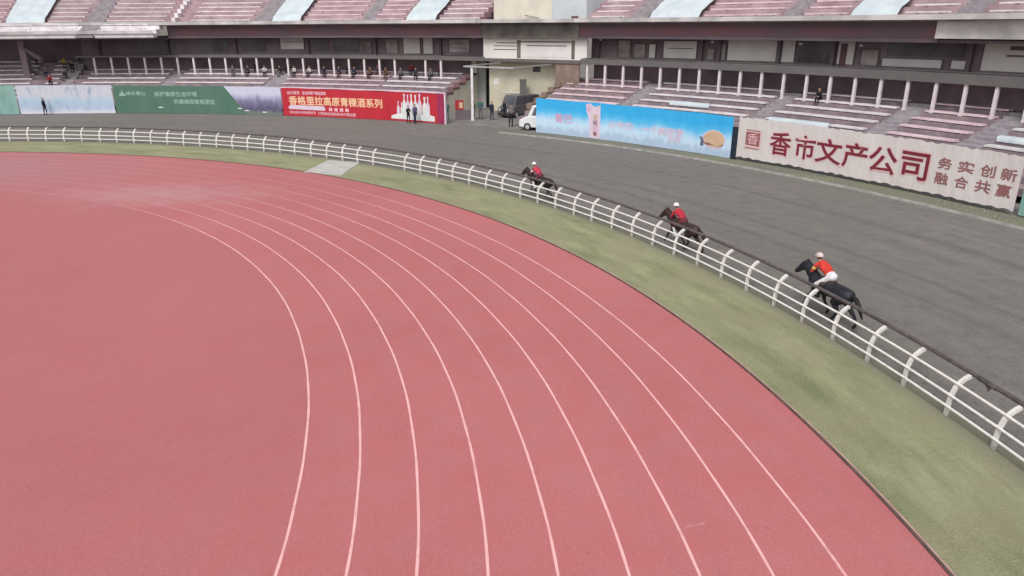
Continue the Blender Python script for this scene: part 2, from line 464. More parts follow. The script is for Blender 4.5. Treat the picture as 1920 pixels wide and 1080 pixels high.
# strip of weeds and the low concrete kerb on the outer side of the race track
def verge_material():
    m = blank('verge', 0.95, 0.1); n, l = N(m)
    pv, g = polar_coords(m, C, 0.8, 0.2)
    a = noise(m, pv, 1.1, 7, 0.65)
    c = ramp(m, a, [(0.3, (0.135, 0.13, 0.115)), (0.5, (0.175, 0.17, 0.14)), (0.68, (0.17, 0.185, 0.115)), (0.8, (0.24, 0.22, 0.17))])
    l.new(c, n['Principled BSDF'].inputs['Base Color'])
    bumpn(m, noise(m, g.outputs['Position'], 10, 7, 0.7), 0.6, 0.05)
    return m
ring('verge', C, 67.6, C, 70.3, 0.004, verge_material(), -20, 56)
mb = MB(); mb.sweep([(67.42, 0.0), (67.62, 0.0), (67.60, 0.11), (67.44, 0.11)], arange(-20, 55.5, 0.75), C)
tag(mb.build('race_track_kerb', M_conc), kind='structure')
mb = MB()
ring('apron', C, 70.0, C, 92, 0.006, mat('apron_concrete', (0.22, 0.21, 0.20), 0.9, (0.16, 0.15, 0.145), 0.8), -20, 125)

# ------------------------------------------------------------------ grass tufts
def tufts(name, n, sampler, h0, h1, mats_, label_kind='stuff'):
    P = sampler(n); n = len(P)
    V = np.zeros((n, 3, 3)); a = rng.uniform(0, 2 * np.pi, n); w = rng.uniform(.005, .013, n); h = rng.uniform(h0, h1, n)
    dx, dy = np.cos(a) * w, np.sin(a) * w
    V[:, 0] = np.c_[P[:, 0] - dx, P[:, 1] - dy, np.zeros(n)]
    V[:, 1] = np.c_[P[:, 0] + dx, P[:, 1] + dy, np.zeros(n)]
    V[:, 2] = np.c_[P[:, 0] + rng.normal(0, .012, n), P[:, 1] + rng.normal(0, .012, n), h]
    me = bpy.data.meshes.new(name)
    me.from_pydata(V.reshape(-1, 3).tolist(), [], np.arange(3 * n).reshape(-1, 3).tolist())
    for m in mats_: me.materials.append(m)
    me.polygons.foreach_set('material_index', rng.integers(0, len(mats_), n).astype(np.int32))
    me.update()
    return tag(link(name, me), kind=label_kind)
GM = [mat('blade_a', (0.33, 0.345, 0.20), 0.9), mat('blade_b', (0.39, 0.40, 0.25), 0.9), mat('blade_c', (0.29, 0.31, 0.175), 0.9), mat('blade_d', (0.41, 0.38, 0.25), 0.9)]
def lawn_pts(n):
    a = np.radians(-8 + 70 * rng.random(n) ** 1.5)
    t = rng.random(n) ** 1.0
    r0, r1 = RT + 0.1, RF + 0.05
    x0, y0 = T[0] + r0 * np.cos(a), T[1] + r0 * np.sin(a); x1, y1 = F[0] + r1 * np.cos(a), F[1] + r1 * np.sin(a)
    P = np.c_[x0 + (x1 - x0) * t, y0 + (y1 - y0) * t]
    f = np.sin(P[:, 0] * 2.1 + np.sin(P[:, 1] * 1.3) * 2) + np.sin(P[:, 1] * 1.7 + P[:, 0]) + rng.normal(0, .6, n)
    keep = (f > 0.1) & ((t < .9) | (rng.random(n) < .25))
    sx = ((P[:, 0] > -13.4) & (P[:, 0] < -10) & (P[:, 1] > 44.4) & (P[:, 1] < 49.9))
    return P[keep & ~sx]
tufts('grass', 110000, lawn_pts, .010, .035, GM)
def verge_pts(n):
    a = np.radians(rng.uniform(15, 54, n)); r = 67.7 + 1.75 * rng.random(n) ** 1.6
    P = np.c_[C[0] + r * np.cos(a), C[1] + r * np.sin(a)]
    f = np.sin(P[:, 0] * 1.1) + np.sin(P[:, 1] * 1.9) + rng.normal(0, .5, n) + (np.degrees(a) < 26) * 1.2
    return P[f > 0.5]
tufts('weeds', 14000, verge_pts, .03, .12, GM)

# ------------------------------------------------------------------ running rail (the white inner fence)
fx, fy = pol(RF, 40, F)
rail = empty('rail_fence', (fx, fy, 0), 'long curved white three-rail fence with arched posts between grass and race track', 'fence')
PHI0, DPHI = 7.75, 1.681
AR = arange(PHI0 - 14 * DPHI, PHI0 + 56 * DPHI, DPHI / 3)
def circ(rc, zc, r, n=8): return [(rc + r * math.cos(2 * math.pi * i / n), zc + r * math.sin(2 * math.pi * i / n)) for i in range(n)]
for rr, zz in ((RF - 0.055, .27), (RF - 0.03, .56), (RF + 0.09, .86)):
    mb = MB(); mb.sweep(circ(rr, zz, .033), AR, F, smooth=True); mb.build('rail', M_white, rail)
mb = MB(); mb.sweep(circ(RF + .43, 1.11, .058, 10), AR, F, smooth=True); mb.build('top_rail', M_tube, rail)
# arched flat post
prof = [(0, 0), (0, .42), (.02, .58), (.075, .76), (.17, .90), (.29, 1.0), (.40, 1.06)]
mb = MB(); w2, th = .047, .038
for k, (x, z) in enumerate(prof):
    j0, j1 = prof[max(k - 1, 0)], prof[min(k + 1, len(prof) - 1)]
    t = Vector((j1[0] - j0[0], 0, j1[1] - j0[1])).normalized(); nn = Vector((t.z, 0, -t.x))
    ww = w2 * (1.0 if k < 5 else 1.12)
    for sx, sy in ((-1, -1), (1, -1), (1, 1), (-1, 1)):
        mb.v.append((x + nn.x * sx * th, sy * ww, z + nn.z * sx * th))
    if k:
        a = (k - 1) * 4
        for i in range(4): mb.face([a + i, a + (i + 1) % 4, a + 4 + (i + 1) % 4, a + 4 + i], 0, False)
mb.face([3, 2, 1, 0]); b = (len(prof) - 1) * 4; mb.face([b, b + 1, b + 2, b + 3])
post = None
for k in range(-8, 53):
    if k == 26: continue
    ph = PHI0 + k * DPHI + random.uniform(-.05, .05)
    x, y = pol(RF, ph, F)
    if post is None:
        post = mb.build('post', dirty_white(.88), rail, local=True); o = post
    else:
        o = post.copy(); COL.objects.link(o); o.parent = rail
    o.location = (x - fx, y - fy, random.uniform(-.02, .0)); o.rotation_euler = (R(random.uniform(-1.8, 1.8)), R(random.uniform(-1.2, 1.2)), R(ph + random.uniform(-4, 4)))
# clamp with a loose tie on the top rail
x, y = pol(RF + .43, 8.85, F)
mb = MB(); A2 = arange(8.55, 9.15, .15)
mb.sweep(circ(RF + .43, 1.10, .068, 10), A2, F, smooth=True)
mb.tube([(x, y, 1.06), (x + .02, y - .05, .98), (x - .02, y - .09, .95)], [.05, .045, .02], 8)
mb.build('clamp', M_tube, rail)

# ------------------------------------------------------------------ stands
def terrace(root, sections, aisles, k0, k1, rb, zb, run, rise, phi_lo, phi_hi, thick=None, step_mat=None, seed=1, dep=.46):
    """stepped terrace; row k has its front edge at radius rb+run*k and its tread at zb+rise*k"""
    rr = random.Random(seed)
    mb = MB()
    for k in range(k0, k1 + 1):
        zt = zb + rise * k; z0 = zt - rise - .02 if thick is None else zt - thick
        if k == k0 and thick is None: z0 = max(0.0, zt - rise)
        mb.pbox(rb + run * k, rb + run * (k + 1) + .01, phi_lo, phi_hi, max(z0, 0.0), zt)
    mb.build('terrace_steps', step_mat or M_step, root)
    for (a0, a1) in aisles:
        mb = MB()
        for k in range(k0, k1 + 1):
            zt = zb + rise * k
            mb.pbox(rb + run * k - .012, rb + run * (k + .5), a0, a1, zt - rise - .0, zt + .012)
            mb.pbox(rb + run * k - run * .5, rb + run * k - .012, a0, a1, zt - rise, zt - rise * .5)
        mb.build('aisle', M_aisle, root)
    for (s0, s1, m, kk0, kk1) in sections:
        for k in range(kk0, kk1 + 1):
            zt = zb + rise * k; r0 = rb + run * k
            mb = MB()
            j0, j1 = rr.uniform(-.06, .06), rr.uniform(-.06, .06)
            mb.pbox(r0 + .0, r0 + dep, s0 + .12 + j0, s1 - .12 + j1, zt + .06, zt + .17)
            q = s0 + .4
            while q < s1 - .3:
                mb.pbox(r0 + .12, r0 + .30, q, q + .09, zt, zt + .06, step=2); q += 1.1
            mb.build('bench', m, root)

Ws = (M_bench_w, M_bench_p, M_bench_g)
RB, ZB = 80.0, 3.15           # row 0 carries the posts
LP = pol(78, 80); RP = pol(78, 40); GP = pol(78, 60)
left = empty('grandstand', (*LP, 0), 'left wing of the two-storey grandstand behind the red banner', 'grandstand')
right = empty('grandstand', (*RP, 0), 'right wing of the two-storey grandstand, its rows empty, behind the blue banner', 'grandstand')
gate = empty('gatehouse', (*GP, 0), 'cream gatehouse with dark doorway joining the two wings of the grandstand', 'building')

# lower terraces
RUN, RISE = 1.3, .39
terrace(left, [(65.2, 71.0, M_bench_w, -3, 1), (71.0, 79.8, M_bench_p, -3, 1), (81.2, 89, M_bench_w, -3, 1), (90, 96.5, M_bench_w, -3, 1)],
        [(79.8, 81.2), (89, 90)], -6, 1, RB, ZB, RUN, RISE, 65.0, 97.4, seed=2, dep=.6)
terrace(left, [(98.5, 99.6, M_bench_w, -5, 3), (100.6, 108, M_bench_w, -5, 3)], [(97.5, 98.4)], -9, 3, RB, ZB, .9, .42, 97.42, 110, seed=12)
terrace(right, [(50.3, 56.2, M_bench_p, -3, 1), (41.0, 49.3, M_bench_w, -3, 1), (34.0, 40.0, M_bench_w, -3, 1), (29.4, 32.9, M_bench_p, -3, 1), (22, 28.3, M_bench_g, -3, 1)],
        [(49.3, 50.3), (40.0, 41.0), (32.9, 34.0), (28.3, 29.4)], -6, 1, RB, ZB, RUN, RISE, 20, 56.6, seed=3, dep=.6)
mb = MB(); mb.pbox(80.7, 81.28, 36, 39.8, ZB + .01, ZB + .03); mb.pbox(81.95, 82.5, 36.5, 39.5, ZB + RISE + .01, ZB + RISE + .03); mb.build('red_mat', M_step_red, right)

for (a0_, a1_, k, lb) in ((36.0, 39.6, -3, 'pale folded cover on the lowest visible row above the seal end of the white banner'), (26.0, 28.2, -2, 'pale cover lying over the right-end row above the white banner'), (44.2, 47.0, -2, 'pale cover draped on a row above the tan dish of the blue banner')):
    mb = MB(); zt = ZB + RISE * k; b = 0; r0 = RB + RUN * k - .05; na = 16
    for lay in (0, 1):
        for i in range(na + 1):
            a = a0_ + (a1_ - a0_) * i / na
            for j, (dr, dz) in enumerate(((-.03, -.12), (-.02, .19), (.35, .21), (.72, .20), (.80, .05))):
                xx, yy = pol(r0 + dr + (.02 if lay else 0), a); mb.v.append((xx, yy, zt + dz + .015 * math.sin(i * 2.3 + j) - lay * .012))
    M1 = (na + 1) * 5
    for i in range(na):
        for j in range(4):
            q = [i * 5 + j, i * 5 + j + 1, (i + 1) * 5 + j + 1, (i + 1) * 5 + j]
            mb.face(q[::-1], 0, True); mb.face([M1 + t for t in q], 0, True)
    tag(mb.build('seat_cover', M_sheet), lb, 'sheet')

# posts under the first-floor beam
def posts(root, phis):
    first = None
    for ph in phis:
        x, y = pol(RB + .12, ph)
        if first is None:
            mb = MB(); mb.box(-.1, .1, -.1, .1, ZB - .02, 5.14); mb.box(-.13, .13, -.13, .13, ZB, ZB + .12)
            o = first = mb.build('post', M_postp, root, local=True)
        else:
            o = first.copy(); COL.objects.link(o); o.parent = root
        o.location = (x - root.location.x, y - root.location.y, 0); o.rotation_euler = (0, 0, R(ph))
posts(left, [84.0 + 1.335 * k for k in range(10)] + [84.0 - 1.335 * k for k in range(1, 14) if k != 11])
posts(right, [54.5 - 1.378 * k for k in range(24)])

def band(root, name, r0, r1, a0, a1, z0, z1, m, **kw):
    mb = MB(); mb.pbox(r0, r1, a0, a1, z0, z1, **kw); return mb.build(name, m, root)

for root, a0, a1 in ((left, 62.9, 97.4), (right, 20, 55.0)):
    band(root, 'floor_beam', RB - .08, RB + .35, a0, a1, 5.1, 5.56, M_beam)
    band(root, 'gallery_floor', RB + .352, 84.2, a0, a1, 5.3, 5.54, M_beam)
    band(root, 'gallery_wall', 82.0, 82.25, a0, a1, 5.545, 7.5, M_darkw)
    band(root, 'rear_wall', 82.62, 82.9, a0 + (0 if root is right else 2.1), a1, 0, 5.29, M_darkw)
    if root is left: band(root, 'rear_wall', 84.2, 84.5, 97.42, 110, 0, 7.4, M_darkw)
    band(root, 'ceiling', 79.75, 88, a0, 110 if root is left else a1, 7.42, 7.6, M_mauve)
for root, a0, a1, m in ((left, 62.9, 89.6, M_mauve), (right, 32.6, 55.0, M_mauve), (gate, 55.05, 62.85, M_olive)):
    band(root, 'fascia', 79.5, 79.74, a0, a1, 7.42, 8.82, m)
    mb = MB(); mb.pbox(79.44, 79.50, a0 + .1, a1 - .1, 7.72, 8.45); 
    if m is not M_olive: mb.build('fascia_paint', M_maroon, root)
band(right, 'fascia', 79.0, 79.74, 20, 32.55, 7.7, 8.82, M_deckedge)
# end walls of the lower wings
def end_wall(root, ph0, ph1, m, medge, k0=-6, k1=1, sgn=1):
    mb = MB()
    for k in range(k0, k1 + 1):
        mb.pbox(RB + RUN * k - .02, RB + RUN * (k + 1) - .0205, ph0, ph1, 0, ZB + RISE * k - .05)
    mb.pbox(RB + RUN * (k1 + 1), RB + RUN * (k1 + 1) + .3, ph0, ph1, 0, 5.09)
    mb.build('end_wall', m, root)
    mb = MB()
    for k in range(k0, k1 + 1):
        mb.pbox(RB + RUN * k - .06, RB + RUN * (k + 1) - .07, ph0 - .06, ph1 + .02, ZB + RISE * k - .045, ZB + RISE * k + .16)
        mb.pbox(RB + RUN * k - .12, RB + RUN * k - .063, ph0 - .06, ph1 + .02, ZB + RISE * (k - 1) + .05, ZB + RISE * k + .16)
    mb.build('step_edging', medge, root)
end_wall(left, 64.55, 64.98, M_cream2, M_maroon)
end_wall(right, 56.62, 57.0, M_brown, M_brown, -4)
mb = MB(); mb.pbox(80.0, 80.15, 55.1, 57.0, ZB - .3, 5.1); mb.build('corner_panel', M_brown, right)

# upper deck
UR, UZ = 78.6, 8.86
def deck_edge(root, a0, a1):
    mb = MB(); mb.pbox(78.5, 88.5, a0, a1, 8.83, 8.93); mb.build('deck_slab', M_beam, root)
    mb = MB(); mb.pbox(78.4, 78.49, a0, a1, 8.84, 9.17, step=1); mb.build('deck_kerb', M_deckedge, root)
deck_edge(left, 62.9, 110); deck_edge(right, 20, 55.0); deck_edge(gate, 55.05, 62.85)
def upper(root, sections, aisles, lo, hi, seed):
    terrace(root, sections, aisles, 0, 6, 79.2, 9.2, .9, .46, lo, hi, thick=.46, step_mat=M_pinkstep, seed=seed, dep=.55)
upper(left, [(62.8, 66.4, M_bench_w, 0, 6), (69.3, 72.0, M_bench_p, 0, 6), (73.2, 78.0, M_bench_p, 0, 6), (82.4, 87.6, M_bench_w, 0, 6), (89.5, 94.4, M_bench_g, 0, 6), (96.0, 98.8, M_bench_g, 0, 6), (101.9, 108, M_bench_p, 0, 6)],
      [(72.1, 73.1), (80.8, 82.2), (94.5, 95.9)], 62.9, 110, 4)
upper(right, [(51.4, 54.0, M_bench_w, 0, 6), (41.1, 46.0, M_bench_p, 0, 6), (37.2, 39.8, M_bench_p, 0, 6), (32.2, 34.4, M_bench_w, 0, 6), (20.5, 30.6, M_bench_w, 0, 6)],
      [(49.9, 51.2), (40.0, 41.0), (30.9, 32.0)], 20, 55.0, 5)
# white sloping divider walls on the upper deck
mb = MB()
for k in range(0, 7): mb.pbox(79.2 + .9 * k - .1, 79.2 + .9 * (k + 1) - .101, 88.7, 89.0, 9.0, 9.2 + .46 * k + .42)
mb.build('divider_wall', M_bench_w, left)
# maroon stepped ends of the upper terrace beside the gatehouse
for root, a0, a1 in ((left, 62.3, 62.88), (right, 55.02, 55.5)):
    mb = MB()
    for k in range(0, 7): mb.pbox(79.2 + .9 * k - .05, 79.2 + .9 * (k + 1) - .051, a0, a1, 8.935, 9.2 + .46 * k + .2)
    mb.build('stepped_end', M_maroon, root)
# three extra rows hanging lower at the far left
terrace(left, [(90.6, 94.4, M_bench_w, -3, -1), (96.0, 98.8, M_bench_w, -3, -1), (99.5, 108, M_bench_w, -3, -1)], [(94.5, 95.9)], -3, -1, 79.2, 9.2, .9, .40, 89.8, 110, thick=.45, step_mat=M_bench_w, seed=8)
mb = MB(); mb.pbox(76.35, 76.49, 89.8, 110, 7.98, 8.3); mb.build('deck_kerb', M_deckedge, left)
mb = MB(); mb.pbox(76.5, 79.72, 89.8, 110, 7.5, 7.6); mb.pbox(79.5, 79.74, 89.65, 110, 7.3, 7.42); mb.build('deck_soffit', M_mauve, left)

# gallery: windows, doors and boards along the first floor, positions in degrees round the stand
def gpanel(root, name, a0, a1, z0, z1, m, r=81.93, th=.05):
    mb = MB(); mb.pbox(r, r + th, a0, a1, z0, z1); return mb.build(name, m, root)
def board(root, a0, a1, z0=5.75, z1=7.3, m=M_panel, stripes=(), label=None):
    o = gpanel(root, 'board', a0, a1, z0, z1, m)
    if label: o['label'] = label
    mb = MB(); e = .06
    mb.pbox(81.90, 81.928, a0 - e, a0, z0 - .03, z1 + .03); mb.pbox(81.90, 81.928, a1, a1 + e, z0 - .03, z1 + .03)
    mb.pbox(81.90, 81.928, a0, a1, z1, z1 + .05)
    f = mb.build('frame', M_beam, o); f.location = -Vector(root.location) + Vector(root.location)
    fix(f, root)
    for (s0, s1, q0, q1) in stripes:
        mb = MB(); mb.pbox(81.915, 81.926, s0, s1, q0, q1); f = mb.build('lettering', M_stain, o); fix(f, root)
    return o
def fix(o, root):      # child of a part whose mesh was stored relative to the thing's base
    me = o.data
    off = Vector(root.location)
    for v in me.vertices: v.co -= off
# build() subtracts the parent's own location (0 for a part), fix() moves it to the thing's base
board(left, 79.1, 81.1, 6.15, 7.35, M_panel, [(79.3, 80.9, 6.9, 6.97)])
for a0, a1, m in ((74.3, 76.6, M_glass), (77.0, 78.3, M_glass)):
    w = gpanel(left, 'window', a0, a1, 5.9, 7.3, m)
board(left, 71.0, 72.0, 5.75, 7.2, M_panel2)
board(left, 69.1, 70.5, 5.72, 7.35, M_panel)
board(left, 68.0, 68.8, 5.72, 7.35, M_panel)
board(left, 64.9, 66.6, 5.9, 7.2, M_panel2, [(65.1, 66.4, 6.3, 6.36), (65.1, 66.4, 6.75, 6.82)])
for a0, a1 in ((82.4, 84.4), (85.5, 88), (90, 93)): gpanel(left, 'window', a0, a1, 5.9, 7.3, M_glass)
board(right, 53.0, 52.0, 5.75, 7.2, M_panel2)
board(right, 50.95, 51.75, 5.72, 6.9, M_panel2)
board(right, 50.2, 50.65, 5.72, 6.9, M_panel)
board(right, 47.3, 49.6, 5.75, 7.2, M_panel, [(47.5, 49.3, 6.55, 6.62)])
board(right, 46.1, 46.55, 5.72, 6.6, M_panel2)
board(right, 42.1, 45.2, 5.72, 7.35, M_panel)
board(right, 41.0, 41.75, 5.72, 7.35, M_panel)
w = gpanel(right, 'window', 38.9, 40.8, 5.75, 7.35, M_glass)
board(right, 37.6, 38.5, 5.72, 7.35, M_panel)
board(right, 36.3, 37.2, 5.72, 6.8, M_panel2)
board(right, 36.05, 36.8, 5.72, 6.6, M_panel) if False else None
gpanel(right, 'window', 32.2, 35.9, 6.45, 7.4, M_glass)
board(right, 33.1, 36.05, 5.72, 6.25, M_panel3)
board(right, 32.0, 32.65, 5.72, 6.25, M_panel3)
board(right, 24.0, 31.3, 5.70, 7.6, M_panel, [(27, 30.3, 6.6, 6.72), (28, 30.2, 7.0, 7.25)])
board(left, 73.3, 73.9, 5.75, 6.9, M_panel2)
board(right, 45.35, 45.75, 5.72, 7.0, M_panel2)
gpanel(right, 'door', 38.0, 38.35, 5.6, 7.2, M_maroon, 81.88, .04)
# pilasters between bays, seen in the gallery
def pilasters(root, L):
    first = None
    for ph in L:
        x, y = pol(81.78, ph)
        if first is None:
            mb = MB(); mb.box(-.14, .14, -.14, .14, 5.545, 7.42); o = first = mb.build('pilaster', M_mauve, root, local=True)
        else: o = first.copy(); COL.objects.link(o); o.parent = root
        o.location = (x - root.location.x, y - root.location.y, (57 - ph) * .009); o.rotation_euler = (0, 0, R(ph))
pilasters(left, [67.3, 72.9, 78.7, 84.9, 90.5, 96])
pilasters(right, [54.4, 46.9, 45.7, 41.9, 38.7, 31.8, 23])
# ceiling lamps (unlit fittings, small pale discs)
for root, L in ((left, (71.0 + 1.4, 64.2)), (right, (53.9, 45.85, 40.3, 36.9))):
    for ph in L:
        mb = MB(); x, y = pol(80.9, ph); mb.tube([(x, y, 7.25), (x, y, 7.4)], [.16, .1], 10); mb.build('lamp_fitting', M_panel3, root)
# people-height handrail on the gallery edge
for root, a0, a1 in ((left, 66.5, 97.4), (right, 20, 54.9)):
    mb = MB(); A = arange(a0, a1, 1.0)
    mb.tube([(*pol(80.1, a), W(a, 5.62)) for a in A], .03, 6); mb.build('ledge_pipe', M_beam, root)

# gatehouse: big framed front over the gate, lintel, rear walls, doorway
mb = MB(); mb.pbox(80.1, 80.3, 54.6, 63.0, 5.42, 7.42, warp=True); mb.build('front_wall', M_panel, gate)
def gp(name, a0, a1, z0, z1, m, r=80.07, th=.03):
    mb = MB(); mb.pbox(r, r + th - .002, a0, a1, z0, z1); return mb.build(name, m, gate)
gp('mullion', 59.9, 60.2, 5.5, 7.2, M_olive); gp('mullion', 55.55, 55.8, 5.5, 7.2, M_olive)
gp('transom', 55.8, 59.9, 7.0, 7.12, M_olive); gp('lettering', 56.2, 59.4, 6.66, 6.74, M_stain)
gp('louvre', 60.2, 61.9, 6.9, 6.98, M_olive); gp('louvre', 60.2, 62.1, 6.62, 6.69, M_olive); gp('louvre', 60.2, 62.1, 6.28, 6.35, M_olive)
gp('pale_board', 55.9, 59.8, 5.62, 6.6, M_panel3)
mb = MB(); mb.pbox(79.9, 84.2, 55.05, 62.85, 5.1, 5.41); mb.build('lintel', M_beam, gate)
mb = MB(); mb.pbox(73.0, 73.25, 57.3, 61.6, 4.90, 5.02); mb.pbox(73.25, 79.89, 61.45, 61.6, 4.92, 5.02); mb.pbox(73.25, 79.89, 57.3, 57.42, 4.92, 5.02); mb.build('canopy_frame', M_greyw, gate)
x, y = pol(73.15, 60.95)
mb = MB(); mb.box(x - .11, x + .11, y - .11, y + .11, 0, 4.90); mb.box(x - .15, x + .15, y - .15, y + .15, 0, .25); mb.build('post', M_bench_w, gate)
mb = MB(); mb.pbox(83.0, 83.2, 63.95, 66.5, 0, 5.1); mb.build('rear_wall', M_greyw, gate)
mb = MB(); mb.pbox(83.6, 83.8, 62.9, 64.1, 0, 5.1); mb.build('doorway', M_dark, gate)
mb = MB(); mb.pbox(81.3, 81.5, 56.7, 63.0, 0, 5.1); mb.build('side_wall', M_cream, gate)
mb = MB(); mb.pbox(81.26, 81.3, 58.75, 59.35, 4.1, 4.65); w = mb.build('window', M_glass, gate)
mb = MB(); mb.pbox(81.26, 81.3, 62.2, 62.6, 2.7, 3.3); mb.pbox(81.24, 81.3, 60.0, 61.9, 1.9, 1.97); mb.build('notice', M_panel, gate)
# cream and pale-blue blocks of the tower above the gate
mb = MB(); mb.pbox(79.6, 86, 57.15, 61.9, 8.94, 12.5); mb.build('tower_wall', M_cream2, gate)
mb = MB(); mb.pbox(79.3, 86, 54.4, 57.1, 8.94, 12.5); mb.build('tower_bay', mat('pale_blue_wall', (0.56, 0.60, 0.62), .6, (0.48, .52, .55), .8), gate)
mb = MB(); mb.tube([(*pol(79.5, 58.2), 9.25), (*pol(79.45, 59.3), 9.5)], .03, 6); mb.build('handrail', M_beam, gate)

# pale sheets laid over blocks of upper seats
for (a0, a1, lb) in ((98.9, 101.7, 'pale sheet covering upper seats, leftmost of five, above the empty far-left rows'),
                 (78.2, 80.6, 'pale blue sheet over upper seats between a grey aisle and pink rows'),
                 (66.6, 69.1, 'pale blue sheet over upper seats nearest the gatehouse on its left side'),
                 (46.2, 49.6, 'pale blue sheet over upper seats nearest the gatehouse on its right side'),
                 (34.6, 37.0, 'pale blue sheet over upper seats, rightmost of five')):
    x, y = pol(80, (a0 + a1) / 2)
    mb = MB(); na, nr = 12, 14; b = 0
    z0 = 9.28
    for lay in (0, 1):
        for i in range(na + 1):
            a = a0 + (a1 - a0) * i / na
            for j in range(nr + 1):
                r_ = 79.05 + 6.6 * j / nr
                z_ = z0 + .46 / .9 * (r_ - 79.2) + .20 + .025 * math.sin(i * 1.9 + j) + .02 * math.sin(j * 2.2) - lay * .025
                if j == 0: z_ -= .25
                xx, yy = pol(r_, a); mb.v.append((xx, yy, W(a, z_)))
    M1 = (na + 1) * (nr + 1)
    for i in range(na):
        for j in range(nr):
            q = [i * (nr + 1) + j, i * (nr + 1) + j + 1, (i + 1) * (nr + 1) + j + 1, (i + 1) * (nr + 1) + j]
            mb.face(q[::-1], 0, True); mb.face([M1 + t for t in q], 0, True)
    tag(mb.build('seat_cover', M_sheet), lb, 'sheet', 'sheets covering the upper seats')

# ------------------------------------------------------------------ banners
RBAN = 69.6
def banner_material(kind):
    m = blank('banner_' + kind, 0.55, 0.3); n, l = N(m)
    uv = n.new('ShaderNodeUVMap'); sp = n.new('ShaderNodeSeparateXYZ'); l.new(uv.outputs[0], sp.inputs[0])
    U, V = sp.outputs[0], sp.outputs[1]     # metres along, 0..1 up
    mp = n.new('ShaderNodeCombineXYZ'); l.new(U, mp.inputs[0]); l.new(V, mp.inputs[1])
    def addn(a, fac, b):
        x = n.new('ShaderNodeMath'); x.operation = 'MULTIPLY_ADD'; x.inputs[1].default_value = fac; l.new(a, x.inputs[0]); l.new(b, x.inputs[2]); return x.outputs[0]
    n1 = noise(m, mp.outputs[0], 0.55, 6, .6); n2 = noise(m, mp.outputs[0], 1.8, 5, .6)
    if kind == 'blue':
        f = addn(n1, .5, V)
        c = ramp(m, f, [(0.42, (0.52, 0.66, 0.80)), (0.62, (0.50, 0.68, 0.84)), (0.84, (0.10, 0.48, 0.80)), (1.0, (0.04, 0.40, 0.76))])
        g = addn(n2, .55, V)
        c = mix(m, ramp(m, g, [(0.40, (.75, .75, .75)), (0.52, (0, 0, 0))]), c, (0.36, 0.47, 0.62))
    elif kind == 'snow':
        f = addn(n1, .8, V)
        c = ramp(m, f, [(0.45, (0.52, 0.56, 0.68)), (0.62, (0.40, 0.50, 0.66)), (0.85, (0.42, 0.55, 0.66)), (1.15, (0.55, 0.56, 0.64))])
        c = mix(m, ramp(m, n2, [(0.55, (0, 0, 0)), (0.68, (.7, .7, .7))]), c, (0.24, 0.31, 0.45))
        g = addn(n1, .2, V)
        c = mix(m, ramp(m, g, [(0.14, (1, 1, 1)), (0.24, (0, 0, 0))]), c, (0.64, 0.64, 0.70))
    elif kind == 'green':
        c = ramp(m, n1, [(0.35, (0.075, 0.16, 0.115)), (0.65, (0.10, 0.185, 0.14))])
        # landscape picture in the right-hand part
        f = addn(n2, .5, V)
        land = ramp(m, f, [(0.30, (0.16, 0.2, 0.17)), (0.45, (0.10, 0.09, 0.16)), (0.72, (0.20, 0.18, 0.30)), (0.92, (0.44, 0.44, 0.60)), (1.1, (0.55, 0.56, 0.68))])
        e = addn(V, 2.2, U)
        thr = n.new('ShaderNodeMath'); thr.operation = 'GREATER_THAN'; thr.inputs[1].default_value = 13.9; l.new(e, thr.inputs[0])
        c = mix(m, thr.outputs[0], c, land)
    elif kind == 'red':
        c = ramp(m, n1, [(0.35, (0.44, 0.022, 0.04)), (0.65, (0.50, 0.03, 0.045))])
    elif kind == 'white':
        c = ramp(m, n1, [(0.35, (0.60, 0.545, 0.53)), (0.65, (0.66, 0.61, 0.60))])
    elif kind == 'teal':
        c = ramp(m, n1, [(0.35, (0.16, 0.34, 0.29)), (0.65, (0.30, 0.46, 0.44))])
    l.new(c, n['Principled BSDF'].inputs['Base Color'])
    wv = noise(m, mp.outputs[0], 1.6, 3)
    bumpn(m, wv, 0.8, 0.10)
    return m

def mapc(a0, x, z, off=0.0):      # x metres to the right of the banner's left end a0
    a = a0 - math.degrees(x / RBAN)
    w = .022 * math.sin(x * .9 + a0) + .006 * math.sin(x * 2.3)   # the cloth is not quite taut
    X, Y = pol(RBAN - off - (.007 if off > 0 else 0) - w, a); return (X, Y, z)

